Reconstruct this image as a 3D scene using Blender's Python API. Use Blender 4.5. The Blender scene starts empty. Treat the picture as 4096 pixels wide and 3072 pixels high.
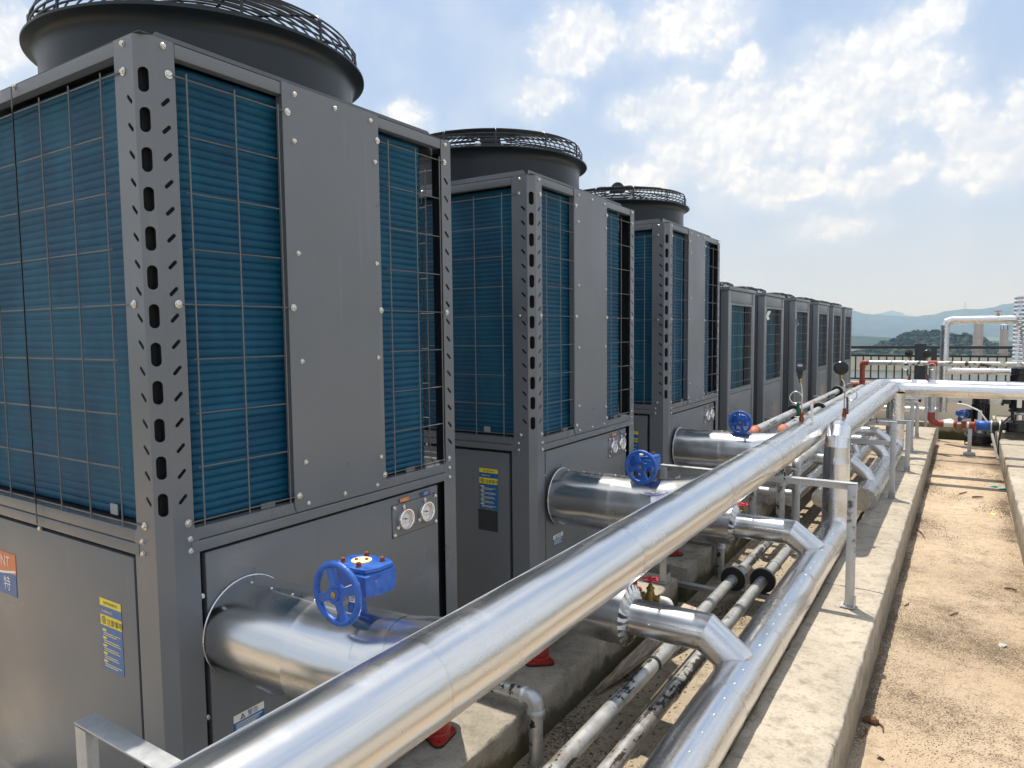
import bpy, bmesh, math, random
from mathutils import Vector, Matrix, noise
from mathutils.geometry import tessellate_polygon
random.seed(7)
R = math.radians
scene = bpy.context.scene
col = scene.collection

# ------------------------------------------------------------------ camera
cam = bpy.data.cameras.new('camera'); cam.lens = 24.677; cam.sensor_width = 36; cam.clip_start = .02; cam.clip_end = 30000
camo = bpy.data.objects.new('camera', cam); col.objects.link(camo)
def cam_matrix(yaw, pitch, roll, loc):
    f = Vector((-math.sin(yaw)*math.cos(pitch), math.cos(yaw)*math.cos(pitch), math.sin(pitch)))
    r = Vector((math.cos(yaw), math.sin(yaw), 0)); u = r.cross(f)
    r2 = r*math.cos(roll)+u*math.sin(roll); u2 = u*math.cos(roll)-r*math.sin(roll)
    m = Matrix((r2, u2, -f)).transposed().to_4x4(); m.translation = loc
    return m
camo.matrix_world = cam_matrix(.575339, -.0721929, -.0098324, (1.69432, -1.05493, 1.81916))
scene.camera = camo

# ------------------------------------------------------------------ light and exposure
SUN_DIR = Vector((-.185, .19, 1)).normalized()
sun = bpy.data.lights.new('sun', 'SUN'); sun.energy = 4.4; sun.angle = R(.53); sun.color = (1, .93, .82)
suno = bpy.data.objects.new('sun', sun); col.objects.link(suno)
suno.rotation_euler = SUN_DIR.to_track_quat('Z', 'Y').to_euler(); suno.location = (-3, 3, 12)
vs = scene.view_settings
vs.view_transform = 'Standard'; vs.look = 'None'; vs.exposure = .35; vs.gamma = 1; vs.use_curve_mapping = False
scene.cycles.use_denoising = True
scene.cycles.max_bounces = 4; scene.cycles.diffuse_bounces = 2; scene.cycles.glossy_bounces = 4; scene.cycles.transmission_bounces = 2; scene.cycles.use_adaptive_sampling = True; scene.cycles.adaptive_threshold = .025; scene.cycles.volume_bounces = 0

# ------------------------------------------------------------------ sky
CLOUDS = [(-27.21,22.01,2.51,1.44),(-28.77,20.59,1.56,0.99),(-30.36,18.08,1.77,1.03),(-22.96,16.56,1.53,0.87),(-19.04,22.09,3.27,1.56),(-14.66,19.07,1.06,1.05),(-19.18,17.0,2.03,1.36),(-16.41,15.74,3.56,1.86),(-19.52,13.53,1.68,1.59),(-21.98,12.22,2.09,0.91),(-16.2,13.64,3.22,1.91),(-11.46,15.42,1.86,1.98),(-8.68,17.84,2.25,1.72),(-6.3,18.72,1.7,1.37),(-4.04,19.82,1.33,1.17),(-2.15,20.33,1.0,1.0),(-4.7,16.46,2.68,2.0),(-8.61,14.93,3.2,2.43),(-3.94,11.24,1.35,0.98),(-6.24,10.15,1.41,0.93),(-1.39,14.39,1.41,0.92),(-0.2,12.51,1.11,1.09),(1.87,11.89,1.19,1.82),(2.31,14.22,0.78,1.18),(0.56,10.52,1.63,0.94),(-11.9,10.83,3.38,1.05),(-8.44,7.4,1.79,0.71),(-67.5,18.6,2.2,1.3),(-41.2,16.6,1.1,0.8)]
def make_world():
    w = bpy.data.worlds.new('World'); scene.world = w; w.use_nodes = True
    nt = w.node_tree; N = nt.nodes; L = nt.links; N.clear()
    def math_(op, a, b=None, c=None, clamp=False):
        n = N.new('ShaderNodeMath'); n.operation = op; n.use_clamp = clamp
        for i, v in enumerate((a, b, c)):
            if v is None: continue
            if isinstance(v, (int, float)): n.inputs[i].default_value = v
            else: L.new(v, n.inputs[i])
        return n.outputs[0]
    def vec(op, a, b):
        n = N.new('ShaderNodeVectorMath'); n.operation = op
        for i, v in enumerate((a, b)):
            if isinstance(v, (tuple, list)): n.inputs[i].default_value = v
            else: L.new(v, n.inputs[i])
        return n
    def mix(f, a, b):
        n = N.new('ShaderNodeMix'); n.data_type = 'RGBA'
        for i, v in ((0, f), (6, a), (7, b)):
            if isinstance(v, (int, float)): n.inputs[i].default_value = v
            elif isinstance(v, tuple): n.inputs[i].default_value = (*v, 1)
            else: L.new(v, n.inputs[i])
        return n.outputs[2]
    def mr(x, a, b, c=0, d=1, smooth=True):
        n = N.new('ShaderNodeMapRange'); n.interpolation_type = 'SMOOTHSTEP' if smooth else 'LINEAR'
        L.new(x, n.inputs[0])
        for i, v in enumerate((a, b, c, d)): n.inputs[i+1].default_value = v
        return n.outputs[0]
    sky = N.new('ShaderNodeTexSky'); sky.sky_type = 'NISHITA'; sky.sun_disc = False
    sky.sun_elevation = math.asin(SUN_DIR.z); sky.sun_rotation = math.atan2(SUN_DIR.x, SUN_DIR.y)
    sky.air_density = 1.0; sky.dust_density = 1.6; sky.ozone_density = 1.0; sky.altitude = 100
    tc = N.new('ShaderNodeTexCoord'); sp = N.new('ShaderNodeSeparateXYZ'); L.new(tc.outputs['Generated'], sp.inputs[0])
    u = math_('MULTIPLY', math_('ARCTAN2', sp.outputs[0], sp.outputs[1]), 57.2958)
    v = math_('MULTIPLY', math_('ARCSINE', sp.outputs[2]), 57.2958)
    cb = N.new('ShaderNodeCombineXYZ'); L.new(u, cb.inputs[0]); L.new(v, cb.inputs[1]); uv = cb.outputs[0]
    def fbm(vecin, scale, detail, rough=.55):
        n = N.new('ShaderNodeTexNoise'); n.noise_dimensions = '2D'; n.inputs['Scale'].default_value = scale; n.inputs['Detail'].default_value = detail
        n.inputs['Roughness'].default_value = rough; L.new(vecin, n.inputs['Vector']); return n
    def cells(vecin, scale):
        n = N.new('ShaderNodeTexVoronoi'); n.voronoi_dimensions = '2D'; n.feature = 'F1'; n.inputs['Scale'].default_value = scale; L.new(vecin, n.inputs['Vector']); return n.outputs['Distance']
    def warped(src, scale, amount, detail=3):
        w = vec('SUBTRACT', fbm(src, scale, detail, .6).outputs['Color'], (.5, .5, .5)).outputs[0]
        n = vec('SCALE', w, (0, 0, 0)); n.inputs['Scale'].default_value = amount; return vec('ADD', src, n.outputs[0]).outputs[0]
    uvw = warped(uv, .35, 2.2)
    dens = None
    for (a, e, ra, re) in CLOUDS:
        d = vec('SUBTRACT', uvw, (a, e, 0)); d = vec('MULTIPLY', d.outputs[0], (1/(ra*1.15), 1/(re*1.15), 0))
        ln = vec('LENGTH', d.outputs[0], (0, 0, 0)).outputs['Value']
        dens = ln if dens is None else math_('SMOOTH_MIN', dens, ln, .3)
    dens = math_('MAXIMUM', math_('SUBTRACT', 1.0, dens), -1.6)
    # the same broken cumulus goes on over the rest of the sky
    far = fbm(uv, .055, 3, .5).outputs['Fac']
    away = math_('MAXIMUM', mr(math_('ABSOLUTE', math_('ADD', u, 32)), 40, 50), mr(v, 25, 31))
    dens2 = math_('SUBTRACT', math_('MULTIPLY', math_('SUBTRACT', far, .5), 7), math_('MULTIPLY', math_('SUBTRACT', 1, away), 4))
    dens = math_('MAXIMUM', dens, dens2)
    # billows: rounded heads on three scales
    def puff(p):
        s_ = math_('MULTIPLY', math_('SUBTRACT', .42, cells(p, .75)), 1.15)
        s_ = math_('ADD', s_, math_('MULTIPLY', math_('SUBTRACT', .42, cells(p, 1.9)), .62))
        return math_('ADD', s_, math_('MULTIPLY', math_('SUBTRACT', fbm(p, 2.2, 3, .55).outputs['Fac'], .5), .55))
    pw = warped(uv, 1.1, .8, 2)
    p1 = puff(pw); p2 = puff(vec('ADD', pw, (-.3, .5, 0)).outputs[0])
    den = math_('ADD', math_('ADD', math_('MULTIPLY', dens, 1.35), .42), math_('MULTIPLY', p1, .5))
    mask = mr(den, -.15, .85)
    veil = math_('MULTIPLY', mr(math_('ADD', dens, math_('MULTIPLY', math_('SUBTRACT', fbm(uv, .3, 4).outputs['Fac'], .5), 1.6)), -1.3, .3), .55)
    low = mr(v, 3, 11, .25, 1)
    lit = math_('ADD', math_('ADD', .58, math_('MULTIPLY', math_('SUBTRACT', p1, p2), .42)), math_('MULTIPLY', math_('SUBTRACT', fbm(uv, .28, 2).outputs['Fac'], .5), 1.7), clamp=True)
    thin = fbm(uv, .1, 5, .6).outputs['Fac']
    # pale humid air: fades into the whitish band over the horizon
    hz = math_('POWER', 2.718, math_('DIVIDE', math_('MAXIMUM', v, 0), -13))
    base = mix(.55, sky.outputs[0], (4.1, 5.7, 8.6))
    base = mix(math_('MULTIPLY', mr(thin, .42, .74), .4), base, (6.4, 7.0, 8.0))
    base = mix(math_('MULTIPLY', hz, .95), base, (5.7, 6.1, 6.8))
    base = mix(math_('MULTIPLY', veil, low), base, (6.7, 7.2, 8.0))
    cc = mix(lit, (6.1, 6.6, 7.4), (8.7, 8.68, 8.65))
    out = mix(math_('MULTIPLY', math_('MULTIPLY', mask, low), math_('ADD', .6, math_('MULTIPLY', lit, .38))), base, cc)
    out = mix(mr(v, -4, -.2, 1, 0), out, (4.6, 4.7, 4.6))
    bg = N.new('ShaderNodeBackground'); bg.inputs['Strength'].default_value = .1; L.new(out, bg.inputs[0])
    ow = N.new('ShaderNodeOutputWorld'); L.new(bg.outputs[0], ow.inputs[0])
make_world()
scene.world.cycles.sampling_method = "MANUAL"; scene.world.cycles.sample_map_resolution = 512

# ------------------------------------------------------------------ materials
MATS = {}
class NT:
    """small helper around a node tree"""
    def __init__(s, m):
        s.m = m; m.use_nodes = True; s.nt = m.node_tree; s.N = s.nt.nodes; s.L = s.nt.links
        s.b = s.N['Principled BSDF']; s.tc = s.N.new('ShaderNodeTexCoord')
    def put(s, sock, v):
        if isinstance(v, (int, float)): sock.default_value = v
        elif isinstance(v, (tuple, list)): sock.default_value = tuple(v) if len(sock.default_value) == len(v) else (*v, 1)
        else: s.L.new(v, sock)
    def co(s, scale=(1, 1, 1), src='Object', rot=(0, 0, 0)):
        n = s.N.new('ShaderNodeMapping'); s.L.new(s.tc.outputs[src], n.inputs[0]); n.inputs['Scale'].default_value = scale; n.inputs['Rotation'].default_value = rot
        return n.outputs[0]
    def wco(s, scale=(1, 1, 1)):
        g = s.N.new('ShaderNodeNewGeometry'); n = s.N.new('ShaderNodeMapping'); s.L.new(g.outputs['Position'], n.inputs[0]); n.inputs['Scale'].default_value = scale
        return n.outputs[0]
    def noise(s, v, scale, detail=4, rough=.55, out='Fac'):
        n = s.N.new('ShaderNodeTexNoise'); s.L.new(v, n.inputs['Vector']); n.inputs['Scale'].default_value = scale
        n.inputs['Detail'].default_value = detail; n.inputs['Roughness'].default_value = rough; return n.outputs[out]
    def vor(s, v, scale, feat='F1', out='Distance'):
        n = s.N.new('ShaderNodeTexVoronoi'); n.feature = feat; s.L.new(v, n.inputs['Vector']); n.inputs['Scale'].default_value = scale; return n.outputs[out]
    def ramp(s, x, a, b, c=0., d=1.):
        n = s.N.new('ShaderNodeMapRange'); s.L.new(x, n.inputs[0]); n.interpolation_type = 'SMOOTHSTEP'
        for i, v in enumerate((a, b, c, d)): n.inputs[i+1].default_value = v
        return n.outputs[0]
    def mix(s, f, a, b):
        n = s.N.new('ShaderNodeMix'); n.data_type = 'RGBA'; s.put(n.inputs[0], f); s.put(n.inputs[6], a); s.put(n.inputs[7], b); return n.outputs[2]
    def math(s, op, a, b=0.):
        n = s.N.new('ShaderNodeMath'); n.operation = op; s.put(n.inputs[0], a); s.put(n.inputs[1], b); return n.outputs[0]
    def bump(s, h, strength=.3, dist=.01):
        n = s.N.new('ShaderNodeBump'); n.inputs['Strength'].default_value = strength; n.inputs['Distance'].default_value = dist
        s.L.new(h, n.inputs['Height']); s.L.new(n.outputs[0], s.b.inputs['Normal'])
    def set(s, **k):
        nm = dict(color='Base Color', rough='Roughness', metal='Metallic', spec='Specular IOR Level', coat='Coat Weight', alpha='Alpha', aniso='Anisotropic', trans='Transmission Weight')
        for a, v in k.items(): s.put(s.b.inputs[nm[a]], v)
        return s.m
def mat(name):
    m = bpy.data.materials.new(name); MATS[name] = m; return NT(m)
def g3(v): return (v, v, v)

def painted(name, c1, c2, rough=.4, streak=.3, spec=.5, buckle=0.):
    t = mat(name); o = t.co()
    n1 = t.noise(t.co((3, 3, .6)), 1.3, 3); n2 = t.noise(o, 1.1, 3)
    f = t.math('ADD', t.math('MULTIPLY', t.ramp(n1, .35, .7), streak), t.math('MULTIPLY', t.ramp(n2, .3, .7), 1-streak))
    c = t.mix(f, c1, c2)
    if buckle:   # sheet metal: oil-canning, dust, thin rain runs
        run = t.ramp(t.noise(t.co((26, 26, .9)), 1.6, 3), .6, .78); dust = t.ramp(t.noise(o, 1.8, 3, .6), .3, .85)
        c = t.mix(t.math('MULTIPLY', run, .22), c, tuple(min(1, x*1.7) for x in c2)); c = t.mix(t.math('MULTIPLY', dust, .1), c, (.26, .245, .22))
        t.set(color=c, rough=t.math('ADD', t.ramp(t.noise(o, 3, 4), .3, .7, rough-.05, rough+.07), t.math('MULTIPLY', dust, .12)), spec=spec)
        t.bump(t.noise(o, 2.2, 0), buckle, .02)
        return t.m
    t.set(color=c, rough=t.ramp(t.noise(o, 3, 3), .3, .7, rough-.06, rough+.1), spec=spec)
    return t.m
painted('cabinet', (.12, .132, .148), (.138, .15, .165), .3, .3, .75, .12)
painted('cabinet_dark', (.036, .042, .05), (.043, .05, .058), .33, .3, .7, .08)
painted('shroud', (.013, .019, .026), (.017, .024, .031), .36, .3, .4)
painted('black', (.008, .009, .011), (.013, .014, .016), .6)
painted('black_gloss', (.006, .007, .01), (.012, .012, .016), .25)
painted('red_paint', (.3, .014, .012), (.4, .03, .02), .4)
painted('tag_grey', (.3, .31, .31), (.36, .37, .37), .5)
painted('red_valve', (.5, .03, .05), (.62, .06, .09), .4)
painted('red_oxide', (.24, .045, .03), (.34, .07, .045), .6)
painted('orange_primer', (.42, .13, .08), (.52, .2, .13), .6)
painted('cream', (.75, .62, .36), (.86, .76, .55), .5)
painted('white', (.68, .68, .66), (.78, .78, .77), .45)
painted('rubber', (.012, .013, .014), (.025, .026, .027), .7)
painted('chimney', (.33, .29, .26), (.4, .36, .33), .7)
painted('wall_cream', (.62, .57, .45), (.72, .67, .56), .8)
painted('wall_white', (.6, .6, .58), (.72, .72, .7), .8)
painted('fence_paint', (.018, .024, .03), (.028, .034, .04), .45)
painted('yellow', (.72, .58, .02), (.82, .68, .05), .35)
painted('label_blue', (.005, .1, .32), (.008, .13, .38), .25)
painted('label_orange', (.62, .16, .05), (.72, .22, .08), .3)
painted('label_white', (.78, .76, .68), (.85, .83, .77), .3)
painted('print_dark', (.01, .02, .06), (.02, .03, .08), .4)
painted('print_yellow', (.75, .6, .2), (.8, .66, .25), .35)
painted('green', (.0, .12, .06), (.01, .2, .1), .4)
painted('pocket', (.03, .034, .036), (.042, .046, .048), .12)
painted('dial_green', (.05, .3, .1), (.07, .35, .12), .5)
painted('dial_red', (.6, .12, .06), (.65, .16, .08), .5)
painted('dial_yellow', (.7, .5, .08), (.75, .55, .1), .5)
painted('tag_white', (.7, .69, .65), (.8, .79, .75), .35)
painted('plastic_teal', (.02, .4, .45), (.03, .45, .5), .4)

def coil():
    t = mat('coil'); o = t.co()
    fin = t.noise(t.co((60, 60, 1.2)), 9, 3)
    blot = t.noise(t.co((3, 3, 1)), 2.2, 5, .6)
    row = t.noise(t.co((1.2, 1.2, 45)), 1, 2)
    c = t.mix(t.ramp(blot, .3, .72), (.002, .052, .112), (.0034, .09, .158))
    c = t.mix(t.math('MULTIPLY', t.ramp(fin, .45, .75), .35), c, (.0015, .033, .07))
    c = t.mix(t.math('MULTIPLY', t.ramp(row, .5, .75), .3), c, (.006, .118, .205))
    t.set(color=c, rough=.5, metal=0, spec=.28)
    t.bump(t.math('ADD', fin, t.math('MULTIPLY', blot, .6)), .25, .003)
coil()
def coil_teal():
    t = mat('coil_teal'); fin = t.noise(t.co((30, 30, .6)), 6, 3)
    t.set(color=t.mix(t.ramp(fin, .35, .7), (.004, .06, .095), (.012, .135, .185)), rough=.55, metal=0, spec=.2)
coil_teal()
def metal(name, c, rough, dr=.1, metal_=1., bump=.05):
    t = mat(name); o = t.co()
    n = t.noise(o, 4, 4, .55); n2 = t.noise(o, 38, 3, .6)
    r = t.ramp(n, .3, .75, rough-dr*.4, rough+dr)
    t.set(color=t.mix(t.math('MULTIPLY', t.ramp(n2, .45, .8), .16), c, tuple(x*.8 for x in c)), rough=r, metal=metal_)
    t.bump(t.noise(o, 9, 2), bump, .006)
def clad_mat(name, c, rough, axis):
    # rolled sheet: long faint draw lines, handling smudges, dull dusty patches
    t = mat(name); k = lambda a, b: tuple(a if i == axis else b for i in range(3))
    o = t.co(); s1 = t.noise(t.co(k(.35, 13)), 1.8, 4, .6); s2 = t.noise(t.co(k(1.6, 70)), 1.5, 3, .6); sm = t.noise(o, 2.8, 5, .62); sp = t.noise(o, 55, 3, .65)
    dull = t.ramp(sm, .5, .72)
    cc = t.mix(t.math('MULTIPLY', t.ramp(s1, .42, .75), .3), c, tuple(x*.76 for x in c)); cc = t.mix(t.math('MULTIPLY', t.ramp(s2, .5, .8), .22), cc, tuple(x*.7 for x in c))
    cc = t.mix(t.math('MULTIPLY', t.math('MULTIPLY', dull, t.ramp(sp, .4, .7)), .25), cc, (.62, .6, .56))
    r = t.math('ADD', t.math('ADD', rough, t.math('MULTIPLY', dull, .12)), t.math('MULTIPLY', t.ramp(s1, .3, .75), .08))
    t.set(color=cc, rough=r, metal=1.); t.bump(t.math('ADD', s1, t.math('MULTIPLY', s2, .15)), .04, .003)
clad_mat('cladding', (.73, .735, .745), .2, 1); clad_mat('cladding_x', (.70, .71, .725), .2, 0); clad_mat('cladding_old', (.68, .695, .71), .22, 1)
metal('zinc', (.72, .70, .66), .25, .1)
metal('chrome', (.85, .85, .85), .08, .03)
metal('wire', (.17, .165, .16), .45, .1, .4)
metal('brass', (.42, .30, .10), .4, .15)
metal('tank_steel', (.82, .83, .84), .1, .04)
def wire_dark():
    t = mat('guard_black'); t.set(color=(.012, .016, .02), rough=.35)
wire_dark()
def galv():
    t = mat('galvanised'); o = t.co(); w = t.wco()
    n = t.noise(o, 5, 5, .6); st = t.noise(w, 9, 5, .65); sp = t.vor(o, 60)
    c = t.mix(t.ramp(n, .3, .7), (.42, .45, .48), (.56, .58, .6))
    c = t.mix(t.math('MULTIPLY', t.ramp(sp, .2, .7), .25), c, (.62, .65, .68))
    rust = t.ramp(st, .63, .72)
    c = t.mix(rust, c, (.17, .085, .04))
    c = t.mix(t.ramp(t.noise(w, 4.3, 4, .7), .62, .72), c, (.11, .1, .085))
    t.set(color=c, rough=t.ramp(n, .3, .7, .38, .6), metal=t.ramp(rust, 0, 1, .75, .1)); t.bump(st, .15, .004)
galv()
def peeled():
    # galvanised water pipe, its tar-black coating flaking off in long strips
    t = mat('peeled_pipe'); o = t.co((10, .8, 10)); f = t.co((1, 1, 1))
    a = t.noise(o, 1.4, 6, .62); b = t.noise(f, 30, 5, .65); a2 = t.noise(t.co((5, .6, 5)), 1.1, 3)
    m = t.ramp(t.math('ADD', a, t.math('ADD', t.math('MULTIPLY', t.math('SUBTRACT', b, .5), .35), t.math('MULTIPLY', t.math('SUBTRACT', a2, .5), .3))), .575, .592)
    g = t.mix(t.ramp(t.noise(f, 14, 5), .3, .7), (.4, .425, .445), (.6, .61, .61))
    g = t.mix(t.ramp(t.noise(f, 6, 5), .6, .75), g, (.3, .27, .23))
    g = t.mix(t.ramp(t.math('ADD', a, t.math('MULTIPLY', t.math('SUBTRACT', b, .5), .25)), .53, .57), g, (.36, .34, .31))
    t.set(color=t.mix(m, g, (.025, .024, .022)), rough=t.ramp(m, 0, 1, .42, .6), metal=t.ramp(m, 0, 1, .6, 0)); t.bump(m, .5, .0015)
peeled()
def bluepaint():
    t = mat('blue_paint'); o = t.co(); n = t.noise(o, 40, 4); e = t.noise(o, 22, 5, .65)
    c = t.mix(t.ramp(n, .3, .7), (.01, .075, .36), (.018, .115, .46)); ch = t.ramp(e, .655, .675); c = t.mix(t.math('MULTIPLY', t.ramp(t.noise(o, 14, 5, .65), .5, .75), .4), c, (.05, .1, .26))
    t.set(color=t.mix(ch, c, (.12, .05, .02)), rough=t.ramp(n, .3, .7, .28, .5), spec=.5); t.bump(t.math('ADD', t.noise(o, 55, 4), t.math('MULTIPLY', ch, -.4)), .6, .004)
bluepaint()
def rusty():
    t = mat('rust'); o = t.co(); n = t.noise(o, 90, 5, .65)
    t.set(color=t.mix(t.ramp(n, .3, .7), (.1, .025, .012), (.3, .09, .03)), rough=.85); t.bump(n, .6, .003)
    t = mat('rust_shaft'); o = t.co(); n = t.noise(o, 160, 5, .6)
    t.set(color=t.mix(t.ramp(n, .4, .62), (.5, .25, .06), (.62, .55, .42)), rough=.6, metal=.3); t.bump(n, .5, .002)
rusty()
def concrete(name, a, b, stain, moss=0., moss_h=.2, grit=0., rough=.92, bscale=1.):
    t = mat(name); w = t.wco()
    n1 = t.noise(w, 1.7, 4, .62); n2 = t.noise(w, 11, 4, .65); n3 = t.noise(w, 75, 2, .7); n4 = t.noise(w, 4.5, 5, .7)
    c = t.mix(t.ramp(n1, .3, .72), a, b)
    c = t.mix(t.math('MULTIPLY', t.ramp(n2, .48, .72), .7), c, tuple(x*.66 for x in a))
    c = t.mix(t.math('MULTIPLY', t.ramp(n3, .5, .7), .4), c, tuple(x*.5 for x in a))
    c = t.mix(t.math('MULTIPLY', t.ramp(n4, .56, .76), .75), c, stain)
    h = t.math('ADD', t.math('MULTIPLY', n3, .35), n2)
    if moss:
        s = t.N.new('ShaderNodeSeparateXYZ'); t.L.new(w, s.inputs[0])
        low = t.ramp(s.outputs[2], 0, moss_h, 1, 0)
        g = t.ramp(t.math('ADD', t.math('MULTIPLY', low, .5), t.noise(w, 5, 6, .65)), .62, .86)
        c = t.mix(t.math('MULTIPLY', g, moss), c, (.055, .058, .02))
        dr = t.ramp(t.noise(t.wco((12, 12, .8)), 1.5, 5), .55, .75)
        c = t.mix(t.math('MULTIPLY', dr, .45), c, (.1, .09, .07))
    if grit:
        # dark silt washed into drifts, broken up into single grains
        dm = t.noise(t.wco((1, 1, 1)), .85, 4, .6); gr = t.noise(t.wco((1, 1.3, 1)), 95, 2, .75); gr2 = t.noise(w, 24, 4, .7)
        gm = t.math('ADD', t.math('MULTIPLY', dm, .95), t.math('ADD', t.math('MULTIPLY', gr, .95), t.math('MULTIPLY', gr2, .4)))
        sx = t.N.new('ShaderNodeSeparateXYZ'); t.L.new(w, sx.inputs[0])
        foot = t.math('MULTIPLY', t.ramp(sx.outputs[0], 1.325, 1.40, .16, 0), t.ramp(sx.outputs[0], 1.31, 1.315))   # dirt plus the kerb's shadow, both painted dark along its foot
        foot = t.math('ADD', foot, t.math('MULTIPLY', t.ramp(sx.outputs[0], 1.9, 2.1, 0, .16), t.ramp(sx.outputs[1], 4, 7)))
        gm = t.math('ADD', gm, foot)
        c = t.mix(t.math('MULTIPLY', t.ramp(dm, .45, .64), .42), c, (.21, .155, .1))
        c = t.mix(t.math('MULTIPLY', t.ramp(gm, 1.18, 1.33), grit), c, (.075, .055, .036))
    t.set(color=c, rough=rough, spec=.25); t.bump(h, .6*bscale, .014)
concrete('kerb_concrete', (.36, .32, .262), (.48, .43, .355), (.25, .205, .155), .35, .25)
concrete('plinth_concrete', (.27, .245, .2), (.4, .37, .315), (.16, .135, .1), .85, .2)
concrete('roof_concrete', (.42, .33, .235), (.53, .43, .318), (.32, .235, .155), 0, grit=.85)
concrete('trough_concrete', (.33, .28, .21), (.45, .39, .3), (.16, .125, .085), 0, grit=.95)
concrete('mossy_wall', (.3, .28, .2), (.42, .39, .28), (.15, .13, .07), 1., .3)
def wood():
    t = mat('wood'); g = t.noise(t.co((14, 1, 14)), 4, 6, .65); n = t.noise(t.co(), 3, 4)
    c = t.mix(t.ramp(g, .3, .7), (.2, .155, .115), (.45, .38, .3)); t.set(color=t.mix(t.ramp(n, .5, .75), c, (.5, .44, .37)), rough=.9); t.bump(g, .6, .006)
    t = mat('twig'); t.set(color=(.13, .06, .03), rough=.9)
    t = mat('grain'); n = t.noise(t.co(), 9, 3); t.set(color=t.mix(t.ramp(n, .4, .6), (.06, .045, .03), (.22, .16, .1)), rough=1.)
wood()
def foliage():
    t = mat('foliage'); n = t.noise(t.co(), .3, 3); n2 = t.noise(t.co(), .9, 4)
    c = t.mix(t.ramp(n, .35, .65), (.022, .038, .014), (.09, .11, .042)); t.set(color=t.mix(t.math('MULTIPLY', t.ramp(n2, .4, .7), .5), c, (.018, .04, .012)), rough=.85, spec=.1)
    t = mat('hill_wood'); n = t.noise(t.co(), .02, 6, .65); n2 = t.noise(t.co(), .004, 3)
    c = t.mix(t.ramp(n, .35, .68), (.012, .024, .013), (.06, .075, .036)); t.set(color=t.mix(t.math('MULTIPLY', t.ramp(n2, .45, .7), .5), c, (.06, .062, .045)), rough=1., spec=.05)
    t = mat('valley'); n = t.noise(t.co(), .012, 6, .6); t.set(color=t.mix(t.ramp(n, .35, .65), (.06, .09, .04), (.16, .15, .11)), rough=1., spec=.05)
foliage()
def glass():
    t = mat('dial_glass'); t.set(color=(.9, .92, .92), rough=.03, trans=1.)
glass()
def dial():
    t = mat('dial_face'); t.set(color=(.75, .74, .73), rough=.3)
dial()
M = MATS

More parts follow.
